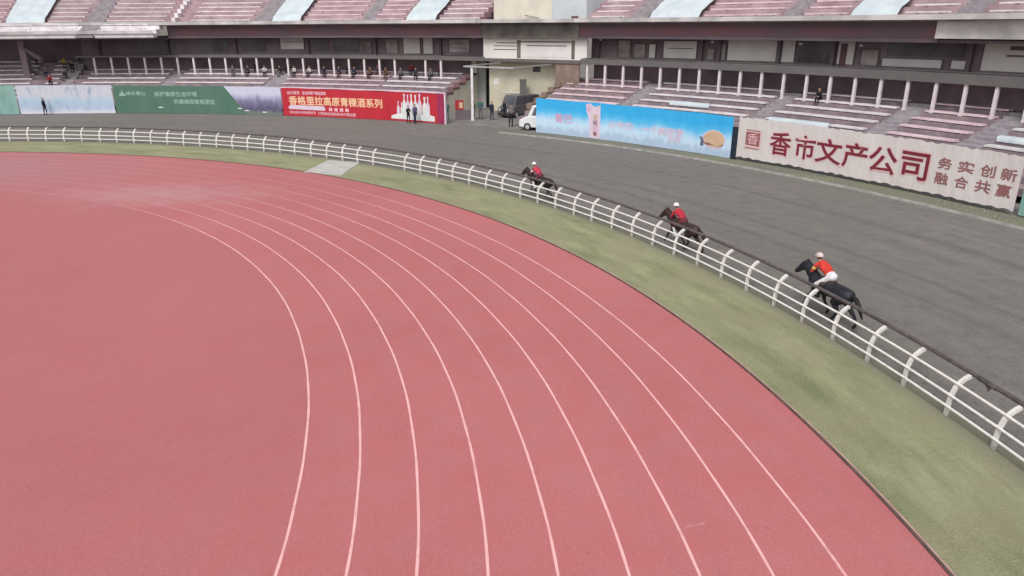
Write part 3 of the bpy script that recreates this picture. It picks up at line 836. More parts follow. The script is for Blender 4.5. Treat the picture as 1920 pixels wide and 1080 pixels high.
def banner(name, a0, a1, z0, z1, m, label, scallop=0.0):
    x, y = pol(RBAN, (a0 + a1) / 2)
    root = empty(name, (x, y, 0), label, 'banner')
    Lm = R(a0 - a1) * RBAN; n = max(2, int(Lm / .25))
    me = bpy.data.meshes.new('banner_cloth'); V = []; Fc = []; UVs = []
    n = int(Lm / .12); nz = 7
    for k in range(n + 1):
        s = Lm * k / n
        top = z1 - scallop * abs(math.sin(s * math.pi / .62)) * (0.6 + .4 * math.sin(s * 3)); bot = z0 + scallop * (.65 + .35 * math.sin(s * 1.9)) * abs(math.sin(s * math.pi / .75 + .5 * math.sin(s * .8)))
        if scallop == 0: top = z1 + .02 * math.sin(s * 1.3) ; bot = z0
        col_ = [(0.0, bot + (top - bot) * q / nz) for q in range(nz + 1)] + [(-.02, bot + (top - bot) * (nz - q) / nz) for q in range(nz + 1)]
        for (off, zz) in col_:
            V.append(mapc(a0, s, zz, off)); UVs.append((s, (zz - z0) / (z1 - z0)))
    M_ = 2 * (nz + 1)
    for k in range(n):
        for i in range(M_):
            j = (i + 1) % M_; Fc.append((M_ * k + i, M_ * (k + 1) + i, M_ * (k + 1) + j, M_ * k + j))
    Fc.append(tuple(range(M_))); Fc.append(tuple(M_ * n + i for i in range(M_))[::-1])
    me.from_pydata([(vx - x, vy - y, vz) for vx, vy, vz in V], [], Fc)
    ul = me.uv_layers.new(name='UVMap')
    for lp in me.loops: ul.data[lp.index].uv = UVs[lp.vertex_index]
    me.materials.append(m); me.update()
    link('banner_cloth', me, root)
    # frame of posts and a rail behind the cloth
    mb = MB()
    for k in range(int(Lm / 2.4) + 1):
        px, py, _ = mapc(a0, min(.1 + k * 2.4, Lm - .05), 0, -.12)
        mb.tube([(px, py, 0), (px, py, z1 - .05)], .03, 6)
    mb.tube([mapc(a0, Lm * k / 12, z1 - .12, -.09) for k in range(13)], .025, 6)
    mb.build('support_frame', M_frame, root)
    return root, Lm

def printed(root, a0, verts, faces, name, m, off=.006):
    me = bpy.data.meshes.new(name)
    o = root.location
    P = [mapc(a0, vx, vz, off) for vx, vz in verts]
    me.from_pydata([(px - o.x, py - o.y, pz) for px, py, pz in P], [], faces)
    me.materials.append(m); me.update()
    return link(name, me, root)

def text_mesh(s, bold=0.0):
    c = bpy.data.curves.new('lettering', 'FONT'); c.body = s; c.size = 1; c.offset = bold; c.resolution_u = 3
    o = bpy.data.objects.new('lettering', c); COL.objects.link(o)
    bpy.context.view_layer.update()
    me = bpy.data.meshes.new_from_object(o.evaluated_get(bpy.context.evaluated_depsgraph_get()))
    V = [(v.co.x, v.co.y) for v in me.vertices]; Fc = [tuple(p.vertices) for p in me.polygons]
    bpy.data.objects.remove(o); bpy.data.curves.remove(c); bpy.data.meshes.remove(me)
    return V, Fc

def text(root, a0, s, x0, x1, z0, z1, m, bold=0.0, name='lettering', off=.006, slant=0):
    V, Fc = text_mesh(s, 0.0)
    xs = [v[0] for v in V]; ys = [v[1] for v in V]
    ax, bx, ay, by = min(xs), max(xs), min(ys), max(ys)
    hgt = (z1 - z0); d_ = bold * hgt * .8
    Q = []; FF = []; P3 = []
    sh = [(0, 0)] if bold == 0 else [(0, 0), (-d_, 0), (d_, 0), (0, d_), (0, -d_), (-d_ * .7, -d_ * .7), (d_ * .7, d_ * .7), (-d_ * .7, d_ * .7), (d_ * .7, -d_ * .7)]
    me = bpy.data.meshes.new(name); o = root.location
    for i, (sx, sz) in enumerate(sh):
        b = len(P3)
        for vx, vy in V:
            px, py, pz = mapc(a0, x0 + (vx - ax) / (bx - ax) * (x1 - x0) + sx + slant * (vy - ay), z0 + (vy - ay) / (by - ay) * hgt + sz, off + .0004 * i)
            P3.append((px - o.x, py - o.y, pz))
        FF += [tuple(j + b for j in f) for f in Fc]
    me.from_pydata(P3, [], FF); me.materials.append(m); me.update()
    return link(name, me, root)

def shape(root, a0, pts, m, name='printed_shape', off=.005):
    return printed(root, a0, pts, [tuple(range(len(pts)))], name, m, off)

def xat(a0, phi): return R(a0 - phi) * RBAN

K_red = mat('ink_dark_red', (0.22, 0.025, 0.045), .6, (0.17, .02, .035), 3)
K_halo = mat('ink_pink_edge', (0.68, 0.48, 0.48), .6, (0.66, .46, .46), 3)
K_brown = mat('ink_brown', (0.30, 0.12, 0.12), .6, (0.24, .11, .11), 3)
K_yel = mat('ink_pale_gold', (0.85, 0.55, 0.36), .6, (0.80, .5, .3), 3)
K_pink = mat('ink_pink', (0.80, 0.47, 0.52), .6, (0.74, .42, .48), 3)
K_palepink = mat('ink_pale_pink', (0.70, 0.56, 0.66), .6, (0.62, .5, .62), 3)
K_rose = mat('ink_rose', (0.66, 0.33, 0.45), .6, (0.6, .4, .55), 3)
K_white = mat('ink_white', (0.72, 0.74, 0.72), .5, (0.60, .63, .65), 3)
K_pgreen = mat('ink_pale_green', (0.30, 0.44, 0.37), .6, (0.26, .40, .33), 3)
K_tan = mat('ink_tan', (0.62, 0.44, 0.30), .6, (0.55, .36, .24), 2)
K_slate = mat('ink_slate', (0.16, 0.16, 0.24), .6)
K_maroon = mat('ink_maroon', (0.33, 0.03, 0.09), .6)

# white banner with the company's name
a0 = 38.16
wb, Lw = banner('banner', a0, 23.42, .18, 2.93, banner_material('white'), 'long white banner with large dark red Chinese characters', scallop=.10)
centres = [(36.04, 34.82), (34.53, 33.36), (33.27, 31.84), (31.72, 30.45), (30.31, 28.93), (28.69, 27.39)]
for ch, (p0, p1) in zip('香市文产公司', centres):
    x0, x1 = xat(a0, p0), xat(a0, p1)
    text(wb, a0, ch, x0 - .05, x1 + .05, .72, 2.27, K_halo, .055, off=.005)
    text(wb, a0, ch, x0, x1, .78, 2.21, K_red, .028, off=.009)
for row, (zz0, zz1, chars) in enumerate(((1.62, 2.2, ((26.94, 26.28, '务'), (26.02, 25.30, '实'), (25.05, 24.40, '创'), (24.20, 23.52, '新'))),
                                     (0.80, 1.40, ((26.97, 26.32, '融'), (26.05, 25.42, '合'), (25.15, 24.45, '共'), (24.25, 23.62, '赢'))))):
    for p0, p1, ch in chars:
        x0, x1 = xat(a0, p0), xat(a0, p1) - .06
        text(wb, a0, ch, x0, x1, zz0, zz1, K_brown, .032)
# square seal emblem
x0, x1 = xat(a0, 37.62), xat(a0, 36.72)
shape(wb, a0, [(x0 - .03, .85), (x1 + .12, .9), (x1 + .12, 2.15), (x0 - .03, 2.1)], K_halo, 'emblem_ground', .004)
shape(wb, a0, [(x0, 1.12), (x1, 1.08), (x1, 1.98), (x0, 2.0)], K_brown, 'emblem', .007)
text(wb, a0, '香', x0 + .12, x1 - .12, 1.2, 1.92, K_pink, 0, 'emblem_lines', .010)
shape(wb, a0, [(x0, 2.08), (x1, 2.06), (x1, 2.13), (x0, 2.15)], K_brown, 'emblem_bar', .007)
shape(wb, a0, [(x0, .90), (x1, .88), (x1, .95), (x0, .97)], K_brown, 'emblem_bar', .007)

# dark navy sheet between the blue and the white banner
x, y = pol(RBAN, 38.33)
mb = MB(); mb.pbox(RBAN - .06, RBAN + .02, 38.17, 38.52, 0.02, 2.2, step=.2)
tag(mb.build('hanging_sheet', M_navy), 'dark navy strip of sheeting between blue and white banners', 'sheet')

# blue banner
a0 = 53.55
bb, Lb = banner('banner', a0, 38.54, .03, 2.85, banner_material('blue'), 'long sky-blue banner with pink lettering and a round tan dish', 0)
text(bb, a0, '香巴', xat(a0, 51.97), xat(a0, 50.51), 1.05, 1.75, K_rose, .03)
q = xat(a0, 49.0)
shape(bb, a0, [(q - .05, .1), (q + .95, .05), (q + .95, 1.2), (q + .9, 2.7), (q + .35, 2.55), (q - .1, 2.78), (q - .5, 2.7), (q - .45, 2.2), (q - .15, 1.5)], K_palepink, 'printed_figure')
text(bb, a0, '藏', q + .25, q + .68, 1.55, 1.95, K_tan, .02, off=.009)
text(bb, a0, '牦', q + .25, q + .68, 1.05, 1.5, K_brown, .02, off=.009)
text(bb, a0, '奶', q + .25, q + .68, .55, 1.0, K_rose, .03, off=.009)
shape(bb, a0, [(q + .3, .3), (q + .6, .25), (q + .65, .55), (q + .3, .6)], K_brown, 'printed_mark', .009)
shape(bb, a0, [(q - .4, 2.2), (q - .12, 2.1), (q - .02, 2.4), (q - .25, 2.55)], K_rose, 'printed_mark', .009)
text(bb, a0, '心中的', xat(a0, 47.6), xat(a0, 45.7), 1.05, 1.6, K_palepink, .03)
text(bb, a0, '一个美丽家', xat(a0, 45.0), xat(a0, 41.9), 0.95, 1.55, K_palepink, .03)
text(bb, a0, '香格', xat(a0, 43.0), xat(a0, 42.1), .55, 1.0, K_palepink, .02)
cx, cz = xat(a0, 39.75), 1.18
def ell(cx, cz, rx, rz, n=22, a=0): return [(cx + rx * math.cos(2 * math.pi * k / n), cz + rz * math.sin(2 * math.pi * k / n)) for k in range(n)]
shape(bb, a0, ell(cx, cz - .04, .98, .66), K_palepink, 'printed_rim', .004)
shape(bb, a0, ell(cx, cz, .86, .56), K_tan, 'printed_dish', .007)
shape(bb, a0, ell(cx, cz - .34, .82, .22), K_brown, 'printed_shadow', .0055)
shape(bb, a0, [(cx - 1.15, .62), (cx - .85, .6), (cx - .82, 1.0), (cx - 1.0, 1.25), (cx - 1.25, 1.2), (cx - 1.1, 1.0)], K_slate, 'printed_mark', .009)

# red banner
a0 = 76.45
rb, Lr = banner('banner', a0, 61.62, .03, 2.72, banner_material('red'), 'long red banner with gold characters and white bottles', 0)
text(rb, a0, '香格里拉高原青稞酒系列', .75, xat(a0, 67.3), 1.12, 1.95, K_yel, .035)
text(rb, a0, '迪庆藏族', .6, 2.0, 2.12, 2.45, K_pink, .02)
text(rb, a0, '自治州特产精品推荐', 2.3, 4.9, 2.12, 2.45, K_pink, .04)
shape(rb, a0, [(.7, .7), (4.6, .62), (4.75, .82), (4.5, 1.05), (.9, 1.1), (.62, .9)], K_palepink, 'printed_strip')
for i in range(4): shape(rb, a0, [(5.1 + i * .62, .62), (5.5 + i * .62, .62), (5.48 + i * .62, .93), (5.12 + i * .62, .93)], K_pink, 'printed_mark')
text(rb, a0, '地址迪庆州香格里拉市', .7, 3.6, .26, .52, K_pink, .03)
text(rb, a0, '订购热线诚招各地代理加盟', 3.85, 8.1, .20, .50, K_pink, .03)
# group of white bottles and boxes standing on a pale plinth
def bottle(cx, z0, h, w, m, neck=.3):
    L = [(-w, 0), (w, 0), (w, h * .52), (w * .8, h * .62), (w * neck, h * .74), (w * neck, h * .9), (w * neck * 1.4, h * .9), (w * neck * 1.4, h), (-w * neck * 1.4, h), (-w * neck * 1.4, h * .9), (-w * neck, h * .9), (-w * neck, h * .74), (-w * .8, h * .62), (-w, h * .52)]
    shape(rb, a0, [(cx + px, z0 + pz) for px, pz in L], m, 'printed_bottle', .005 + .0012 * bottle.i); bottle.i += 1
bottle.i = 1
bx = xat(a0, 66.1)
shape(rb, a0, [(bx - .5, .22), (bx + 4.35, .16), (bx + 4.35, .62), (bx + 3.9, .72), (bx + .4, .74), (bx - .45, .5)], K_white, 'printed_plinth', .0045)
for (dx, z, h, w, m) in ((.35, .5, 1.35, .16, K_palepink), (.75, .5, 1.25, .15, K_white), (1.05, .5, 2.05, .2, K_white), (1.45, .5, 2.0, .2, K_palepink), (1.85, .5, 2.05, .2, K_white), (2.3, .5, 2.0, .22, K_white), (2.75, .5, 2.1, .24, K_palepink), (3.3, .45, 1.9, .26, K_white), (3.65, .45, 1.95, .2, K_palepink), (1.2, .4, 1.3, .32, K_white), (2.55, .4, 1.25, .3, K_white), (3.45, .35, 1.2, .32, K_white)):
    bottle(bx + dx, z, h, w, m)
shape(rb, a0, [(Lr - .75, .06), (Lr - .05, .04), (Lr - .05, 2.68), (Lr - .8, 2.66)], K_maroon, 'printed_strip', .028)
mb = MB(); mb.pbox(RBAN - .06, RBAN + .12, 61.48, 61.60, 0, 2.82, step=.1); mb.build('end_post', K_palepink, rb)
mb = MB(); mb.pbox(RBAN - .045, RBAN + .06, 61.62, 76.4, 2.75, 2.84); mb.build('top_trim', K_palepink, rb)

# green banner
a0 = 91.25
gb, Lg = banner('banner', a0, 76.55, .03, 2.78, banner_material('green'), 'long dark green banner with pale characters and a mountain landscape', 0)
shape(gb, a0, [(.55, 1.75), (1.25, 1.75), (1.15, 2.0), (.95, 2.1), (.9, 2.45), (.8, 2.1), (.6, 2.0)], K_pgreen, 'emblem')
text(gb, a0, '绿水青山', xat(a0, 90.2), xat(a0, 88.6), 1.82, 2.2, K_pgreen, .05)
text(gb, a0, '保护高原生态环境', xat(a0, 87.8), xat(a0, 84.1), 1.72, 2.2, K_pgreen, .04)
text(gb, a0, '共建美丽香格里拉', xat(a0, 86.2), xat(a0, 82.6), 0.98, 1.45, K_pgreen, .04)
for (xx, zz) in ((xat(a0, 87.4), .62), (xat(a0, 80.4), .62), (xat(a0, 79.8), .42), (xat(a0, 78.2), .3)):
    shape(gb, a0, ell(xx, zz, .28, .06, 10), K_white, 'printed_mark')

# snow-mountain banner and the narrow teal one
a0 = 99.0
sb, Ls = banner('banner', a0, 91.35, .03, 2.85, banner_material('snow'), 'pale blue banner with a snow mountain picture', 0)
a0 = 104.5
tb, Lt = banner('banner', a0, 99.1, .03, 2.85, banner_material('teal'), 'pale teal banner with white characters, leftmost of the banner row', 0)
text(tb, a0, '生态', xat(a0, 100.6), xat(a0, 99.5), 1.9, 2.35, K_pgreen, .03)
a0 = 23.2
t2, L2 = banner('banner', a0, 18.5, .1, 2.85, banner_material('teal'), 'green banner edge showing past the end of the white banner', 0)

# ------------------------------------------------------------------ living figures: tapered limbs fused into one skin
def fused(parts, voxel, smooth=4, name='body', mats_=(), tags_=True, fac=0.5):
    """parts: (p0, r0, p1, r1, tag[, yscale]); returns one continuous mesh, faces coloured by the nearest part's tag"""
    V = []; Fc = []
    NS, NR = 10, 5
    for pt in parts:
        p0, r0, p1, r1 = Vector(pt[0]), pt[1], Vector(pt[2]), pt[3]
        ys = pt[5] if len(pt) > 5 else 1.0
        ax = p1 - p0; L = max(ax.length, 1e-4)
        ax = ax / L if ax.length > 1e-5 else Vector((0, 0, 1))
        u = Vector((0, 1, 0)) if abs(ax.y) < .9 else Vector((1, 0, 0))
        u = (u - ax * u.dot(ax)).normalized(); w_ = ax.cross(u)
        rings = []
        for i in range(1, NR): t = math.pi / 2 * (1 - i / NR); rings.append((-r0 * math.sin(t), r0 * math.cos(t)))
        rings.append((0, r0)); rings.append((L, r1))
        for i in range(1, NR): t = math.pi / 2 * i / NR; rings.append((L + r1 * math.sin(t), r1 * math.cos(t)))
        b = len(V); V.append(p0 - ax * r0)
        for (h, rr) in rings:
            for k in range(NS):
                a = 2 * math.pi * k / NS
                V.append(p0 + ax * h + u * (rr * math.cos(a) * ys) + w_ * (rr * math.sin(a)))
        V.append(p1 + ax * r1)
        for k in range(NS): Fc.append((b, b + 1 + (k + 1) % NS, b + 1 + k))
        for i in range(len(rings) - 1):
            for k in range(NS):
                s0 = b + 1 + i * NS; s1 = s0 + NS; k2 = (k + 1) % NS
                Fc.append((s0 + k, s0 + k2, s1 + k2, s1 + k))
        e = len(V) - 1; s0 = b + 1 + (len(rings) - 1) * NS
        for k in range(NS): Fc.append((e, s0 + k, s0 + (k + 1) % NS))
    me = bpy.data.meshes.new(name); me.from_pydata([tuple(v) for v in V], [], Fc); me.update()
    o = bpy.data.objects.new('tmp', me); COL.objects.link(o)
    md = o.modifiers.new('r', 'REMESH'); md.mode = 'VOXEL'; md.voxel_size = voxel; md.use_smooth_shade = True
    if smooth:
        ms = o.modifiers.new('s', 'SMOOTH'); ms.iterations = smooth; ms.factor = fac
    bpy.context.view_layer.update()
    out = bpy.data.meshes.new_from_object(o.evaluated_get(bpy.context.evaluated_depsgraph_get()))
    out.name = name
    bpy.data.objects.remove(o); bpy.data.meshes.remove(me)
    out.materials.clear()
    for m in mats_: out.materials.append(m)
    if len(mats_) > 1:
        n = len(out.polygons); cen = np.empty(n * 3); out.polygons.foreach_get('center', cen); cen = cen.reshape(-1, 3)
        best = np.full(n, 1e9); idx = np.zeros(n, np.int32)
        for pt in parts:
            a = np.array(pt[0]); b_ = np.array(pt[2]); ab = b_ - a; t = np.clip(((cen - a) @ ab) / max(ab @ ab, 1e-9), 0, 1)
            dd = np.linalg.norm(cen - (a + t[:, None] * ab), axis=1) - (pt[1] + (pt[3] - pt[1]) * t)
            k = dd < best; best[k] = dd[k]; idx[k] = pt[4]
        out.polygons.foreach_set('material_index', idx)
    out.polygons.foreach_set('use_smooth', np.ones(len(out.polygons), bool)); out.update()
    return out

def fabric(name, c): return mat(name, c, 0.85, tuple(v * .7 for v in c), 9)
SKIN = mat('skin', (0.42, 0.25, 0.18), .6, (0.36, .2, .14), 12)
HAIR = mat('hair', (0.02, 0.016, 0.014), .6)
CLOTH = {k: fabric('cloth_' + k, v) for k, v in dict(navy=(.03, .035, .07), black=(.02, .02, .022), grey=(.16, .155, .165), red=(.42, .04, .05), white=(.62, .60, .60), blue=(.07, .13, .30),
         green=(.07, .13, .08), brown=(.14, .08, .05), purple=(.12, .08, .18), pink=(.55, .28, .32), yellow=(.55, .40, .10), olive=(.13, .13, .08), tan=(.38, .30, .21), maroon=(.17, .03, .05), teal=(.07, .16, .17)).items()}
SHOE = mat('shoe', (0.03, 0.025, 0.025), .5)

def hand(parts, wrist, dirv, up, side, tag_, curl=.5, s=1.0):
    """palm, four unequal bent fingers and a thumb leaving the side of the palm"""
    d_ = Vector(dirv).normalized(); u = Vector(up).normalized(); sd = d_.cross(u).normalized() * side
    w = Vector(wrist); palm = w + d_ * .08 * s
    parts.append((w, .026 * s, palm, .034 * s, tag_, 1))
    for i, (ln, of) in enumerate(((.066, -.030), (.074, -.010), (.070, .010), (.055, .029))):
        b = palm + sd * of * s; k1 = b + (d_ * .5 + -u * curl * .5) * ln * s; k2 = k1 + (d_ * (.5 - curl * .6) - u * curl * .8) * ln * s * .9
        parts.append((b, .0095 * s, k1, .009 * s, tag_)); parts.append((k1, .009 * s, k2, .008 * s, tag_))
    b = w + d_ * .025 * s - sd * .03 * s; k1 = b + (d_ * .03 - sd * .026) * s; k2 = k1 + (d_ * .03 - u * .012) * s
    parts.append((b, .012 * s, k1, .0105 * s, tag_)); parts.append((k1, .0105 * s, k2, .009 * s, tag_))

def head_parts(c, fwd, upv, tg=0, hair=3, s=1.0):
    """skull, jaw, nose, ears, hair cap; c = centre of the head"""
    c = Vector(c); f = Vector(fwd).normalized(); u = Vector(upv).normalized(); sd = f.cross(u)
    P = [(c + u * .025 * s, .088 * s, c + u * .03 * s - f * .02 * s, .09 * s, tg, 1),
         (c - u * .03 * s + f * .02 * s, .062 * s, c - u * .075 * s + f * .045 * s, .038 * s, tg, 1),
         (c + f * .085 * s + u * .01 * s, .012 * s, c + f * .105 * s - u * .02 * s, .015 * s, tg),
         (c + f * .083 * s - u * .052 * s - sd * .016 * s, .010 * s, c + f * .083 * s - u * .052 * s + sd * .016 * s, .010 * s, tg)]
    for q in (-1, 1): P.append((c + sd * q * .086 * s + u * .015 * s, .018 * s, c + sd * q * .09 * s - u * .015 * s, .013 * s, tg))
    if hair is not None:
        P.append((c + u * .055 * s - f * .02 * s, .085 * s, c + u * .0 * s - f * .045 * s, .075 * s, hair, 1))
    return P
# tags: 0 skin, 1 upper clothes, 2 lower clothes, 3 hair, 4 shoes

def standing_parts(arms='down', lean=0.0):
    P = []
    hip = Vector((0, 0, .93)); ch = Vector((lean * .25, 0, 1.28)); nk = Vector((lean * .4, 0, 1.47)); hd = Vector((lean * .5 + .01, 0, 1.62))
    P += [(hip, .135, hip + Vector((0, 0, .08)), .13, 2, 1.25), (hip + Vector((0, 0, .1)), .125, ch, .145, 1, 1.25), (ch, .145, nk - Vector((0, 0, .1)), .11, 1, 1.35)]
    P += [(nk - Vector((0, 0, .06)), .052, hd - Vector((0, 0, .06)), .05, 0)]
    P += head_parts(hd, (1, 0, 0), (0, 0, 1))
    for s in (-1, 1):
        sh = nk + Vector((0, s * .17, -.06))
        P.append((nk + Vector((0, s * .05, -.05)), .06, sh, .06, 1))
        if arms == 'down':
            el = sh + Vector((-.02, s * .06, -.28)); wr = el + Vector((.07, s * .0, -.24)); dv = (.2, 0, -1)
        else:
            el = sh + Vector((.05, s * .07, -.26)); wr = el + Vector((.2, -s * .14, .06)); dv = (.8, -s * .5, .1)
        P += [(sh, .055, el, .043, 1), (el, .042, wr, .03, 1)]
        hand(P, wr, dv, (1, 0, 0) if arms == 'down' else (0, 0, 1), s, 0, .35)
        kn = Vector((.03 + s * .06, s * .095, .50)); an = Vector((-.02 + s * .08, s * .1, .09))
        P += [(hip + Vector((0, s * .08, -.02)), .095, kn, .062, 2), (kn, .06, an, .042, 2), (an - Vector((0.02, 0, .03)), .045, an + Vector((.15, 0, -.055)), .035, 4)]
    return P

def seated_parts(var=0):
    P = []
    hip = Vector((0, 0, .12)); ch = Vector((.06 + .08 * var, 0, .44)); nk = Vector((.10 + .12 * var, 0, .62)); hd = nk + Vector((.03, 0, .15))
    P += [(hip, .14, hip + Vector((.02, 0, .08)), .135, 2, 1.25), (hip + Vector((.02, 0, .1)), .13, ch, .145, 1, 1.25), (ch, .145, nk - Vector((0, 0, .1)), .11, 1, 1.35)]
    P += [(nk - Vector((0, 0, .06)), .052, hd - Vector((0, 0, .06)), .05, 0)]
    P += head_parts(hd, (1, 0, -.1), (0, 0, 1))
    for s in (-1, 1):
        sh = nk + Vector((0, s * .17, -.06)); el = sh + Vector((.10, s * .05, -.25)); wr = el + Vector((.2, -s * .06, -.02))
        P.append((nk + Vector((0, s * .05, -.05)), .06, sh, .06, 1))
        P += [(sh, .055, el, .045, 1), (el, .043, wr, .03, 1)]
        hand(P, wr, (1, 0, -.2), (0, 0, 1), s, 0, .3)
        kn = Vector((.44, s * .12, .15)); an = Vector((.46 + .04 * s * var, s * .12, -.27))
        P += [(hip + Vector((0, s * .08, 0)), .09, kn, .062, 2), (kn, .06, an, .042, 2), (an, .045, an + Vector((.15, 0, -.05)), .035, 4)]
    return P

BODY = {}
def figure_mesh(kind):
    if kind not in BODY:
        P = {'stand': lambda: standing_parts('down'), 'stand2': lambda: standing_parts('front', .1), 'sit': lambda: seated_parts(0), 'sit2': lambda: seated_parts(1)}[kind]()
        BODY[kind] = fused(P, .013, 3, 'person', (SKIN, CLOTH['grey'], CLOTH['navy'], HAIR, SHOE))
    return BODY[kind]

def person(kind, loc, rz, top, bottom, label, hair=None, group=None, s=1.0):
    o = bpy.data.objects.new('person', figure_mesh(kind)); COL.objects.link(o)
    for i, m in ((1, CLOTH[top]), (2, CLOTH[bottom]), (3, hair or HAIR)):
        o.material_slots[i].link = 'OBJECT'; o.material_slots[i].material = m
    o.location = loc; o.rotation_euler = (0, 0, rz); o.scale = (s, s, s)
    return tag(o, label, 'person', group)

# ------------------------------------------------------------------ horses and jockeys
def horse_mesh(ph=0, coat=None, leg=None, name='horse'):
    """nose towards +x; pacing gait: both legs of one side swing together"""
    B = []
    def c(x0, z0, r0, x1, z1, r1, t=0, ys=1.0, y0=0, y1=0): B.append(((x0, y0, z0), r0, (x1, y1, z1), r1, t, ys))
    c(-.66, 1.20, .235, -.30, 1.19, .25, 0, .98)      # croup
    c(-.30, 1.17, .27, .22, 1.13, .285, 0, .92)       # barrel
    c(.22, 1.15, .28, .50, 1.17, .245, 0, .82)        # chest
    c(.30, 1.32, .13, .52, 1.30, .13, 0, .6)          # withers
    c(.55, 1.12, .20, .66, 1.18, .19, 0, .85)         # breast
    c(.56, 1.22, .24, .80, 1.40, .20, 0, .70)         # neck
    c(.80, 1.40, .21, 1.02, 1.59, .165, 0, .68)
    c(1.02, 1.61, .11, 1.10, 1.65, .10, 0, .78)       # poll
    c(1.09, 1.60, .155, 1.24, 1.45, .13, 0, .72)      # cheek
    c(1.24, 1.45, .125, 1.42, 1.26, .088, 0, .75)     # nose
    c(1.42, 1.26, .09, 1.47, 1.21, .076, 0, .85)     # muzzle
    for s in (-1, 1):
        c(1.05, 1.72, .022, 1.07, 1.82, .008, 0, 1, s * .05, s * .065)       # ears
        f = math.sin(ph) if s > 0 else math.sin(ph + math.pi)                 # swing -1..1
        y = s * .15
        sh = (.46, 1.00); el = (.44 + .06 * f, .84); kn = (.50 + .34 * f, .55 + .08 * max(f, 0)); ft = (.48 + .52 * f - .14 * max(-f, 0), .22 + .14 * abs(f)); hf = (ft[0] + .06 + .04 * f, ft[1] - .13)
        c(sh[0], sh[1], .15, el[0], el[1], .095, 0, .6, y * .8, y); c(el[0], el[1], .082, kn[0], kn[1], .052, 0, 1, y, y)
        c(kn[0], kn[1], .048, ft[0], ft[1], .036, 1, 1, y, y); c(ft[0], ft[1], .04, hf[0], hf[1], .045, 1, 1, y, y)
        hp = (-.62, 1.08); st = (-.46 + .12 * f, .86); hk = (-.74 + .32 * f, .53 + .05 * f); ff = (-.70 + .52 * f, .20 + .12 * abs(f)); hh = (ff[0] + .07, ff[1] - .13)
        c(hp[0], hp[1], .20, st[0], st[1], .135, 0, .6, y * .75, y); c(st[0], st[1], .12, hk[0], hk[1], .058, 0, .8, y, y)
        c(hk[0], hk[1], .052, ff[0], ff[1], .038, 1, 1, y, y); c(ff[0], ff[1], .042, hh[0], hh[1], .046, 1, 1, y, y)
    return fused(B, .02, 5, name, (coat, leg), fac=.5)

def horse(loc, phi, coatc, legc, manec, label, phase, s=(1, 1, 1)):
    coat = mat('horse_coat', coatc, .55, tuple(v * .5 for v in coatc), 4, spec=.35)
    leg = mat('horse_leg', legc, .6); mane = mat('horse_mane', manec, .7)
    o = bpy.data.objects.new('horse', horse_mesh(phase, coat, leg)); COL.objects.link(o)
    o.location = loc; o.rotation_euler = (0, 0, R(phi + 90)); o.scale = s
    tag(o, label, 'horse', 'horses racing beside the white fence')
    P = []
    for k in range(11):
        t = k / 10; x = .50 + .56 * t; z = 1.40 + .36 * t
        P.append(((x - .02, 0, z + .04), .035, (x - .05, .05 + .012 * math.sin(k * 2), z - .17 - .02 * math.cos(k * 3)), .016, 0))
    P.append(((1.08, 0, 1.75), .03, (1.16, 0, 1.64), .02, 0))
    link('mane', fused(P, .014, 2, 'mane', (mane,)), o)
    P = [((-.84, 0, 1.28), .05, (-1.02, 0, 1.20), .07, 0), ((-1.02, 0, 1.20), .07, (-1.22, .02, .95), .07, 0), ((-1.22, .02, .95), .065, (-1.36, .03, .68), .022, 0), ((-1.1, .04, 1.1), .03, (-1.34, .07, .84), .012, 0)]
    link('tail', fused(P, .015, 2, 'tail', (mane,)), o)
    # bridle, reins, saddle cloth and girth
    tack = MATS.get('tack') or mat('tack', (0.05, 0.03, 0.025), .5)
    mb = MB()
    mb.tube([(1.30, -.07, 1.36), (1.36, 0, 1.47), (1.30, .07, 1.36)], .011, 5); mb.tube([(1.06, -.075, 1.60), (1.12, 0, 1.74), (1.06, .075, 1.60)], .011, 5)
    for s_ in (-1, 1): mb.tube([(1.30, s_ * .068, 1.36), (1.07, s_ * .085, 1.60)], .010, 5)
    mb.build('bridle', tack, o, local=True)
    mb = MB()
    for s_ in (-1, 1): mb.tube([(1.31, s_ * .07, 1.35), (1.0, s_ * .14, 1.42), (.70, s_ * .07, 1.60)], .008, 5)
    mb.build('reins', tack, o, local=True)
    P = [((-.05, 0, 1.33), .13, (.30, 0, 1.36), .12, 0, 1.3), ((-.10, 0, 1.43), .06, (-.06, 0, 1.44), .05, 0, 1.8), ((.26, 0, 1.44), .045, (.29, 0, 1.45), .04, 0)]
    for s_ in (-1, 1): P.append(((.1, s_ * .20, 1.30), .09, (.12, s_ * .275, 1.08), .05, 0))
    link('saddle', fused(P, .018, 3, 'saddle', (tack,)), o)
    mb = MB(); n = 20
    for r_ in (0, 1):
        pass
    ringp = [(.16, .275 * math.sin(2 * math.pi * k / n) * .98, 1.135 + .30 * math.cos(2 * math.pi * k / n)) for k in range(n + 1)]
    mb.tube(ringp, .014, 5); mb.build('girth', tack, o, local=True)
    for s_ in (-1, 1):
        mb = MB(); mb.tube([(1.165, s_ * .085, 1.60), (1.165, s_ * .105, 1.60)], [.017, .012], 8); mb.build('eye', HAIR, o, local=True)
    return o

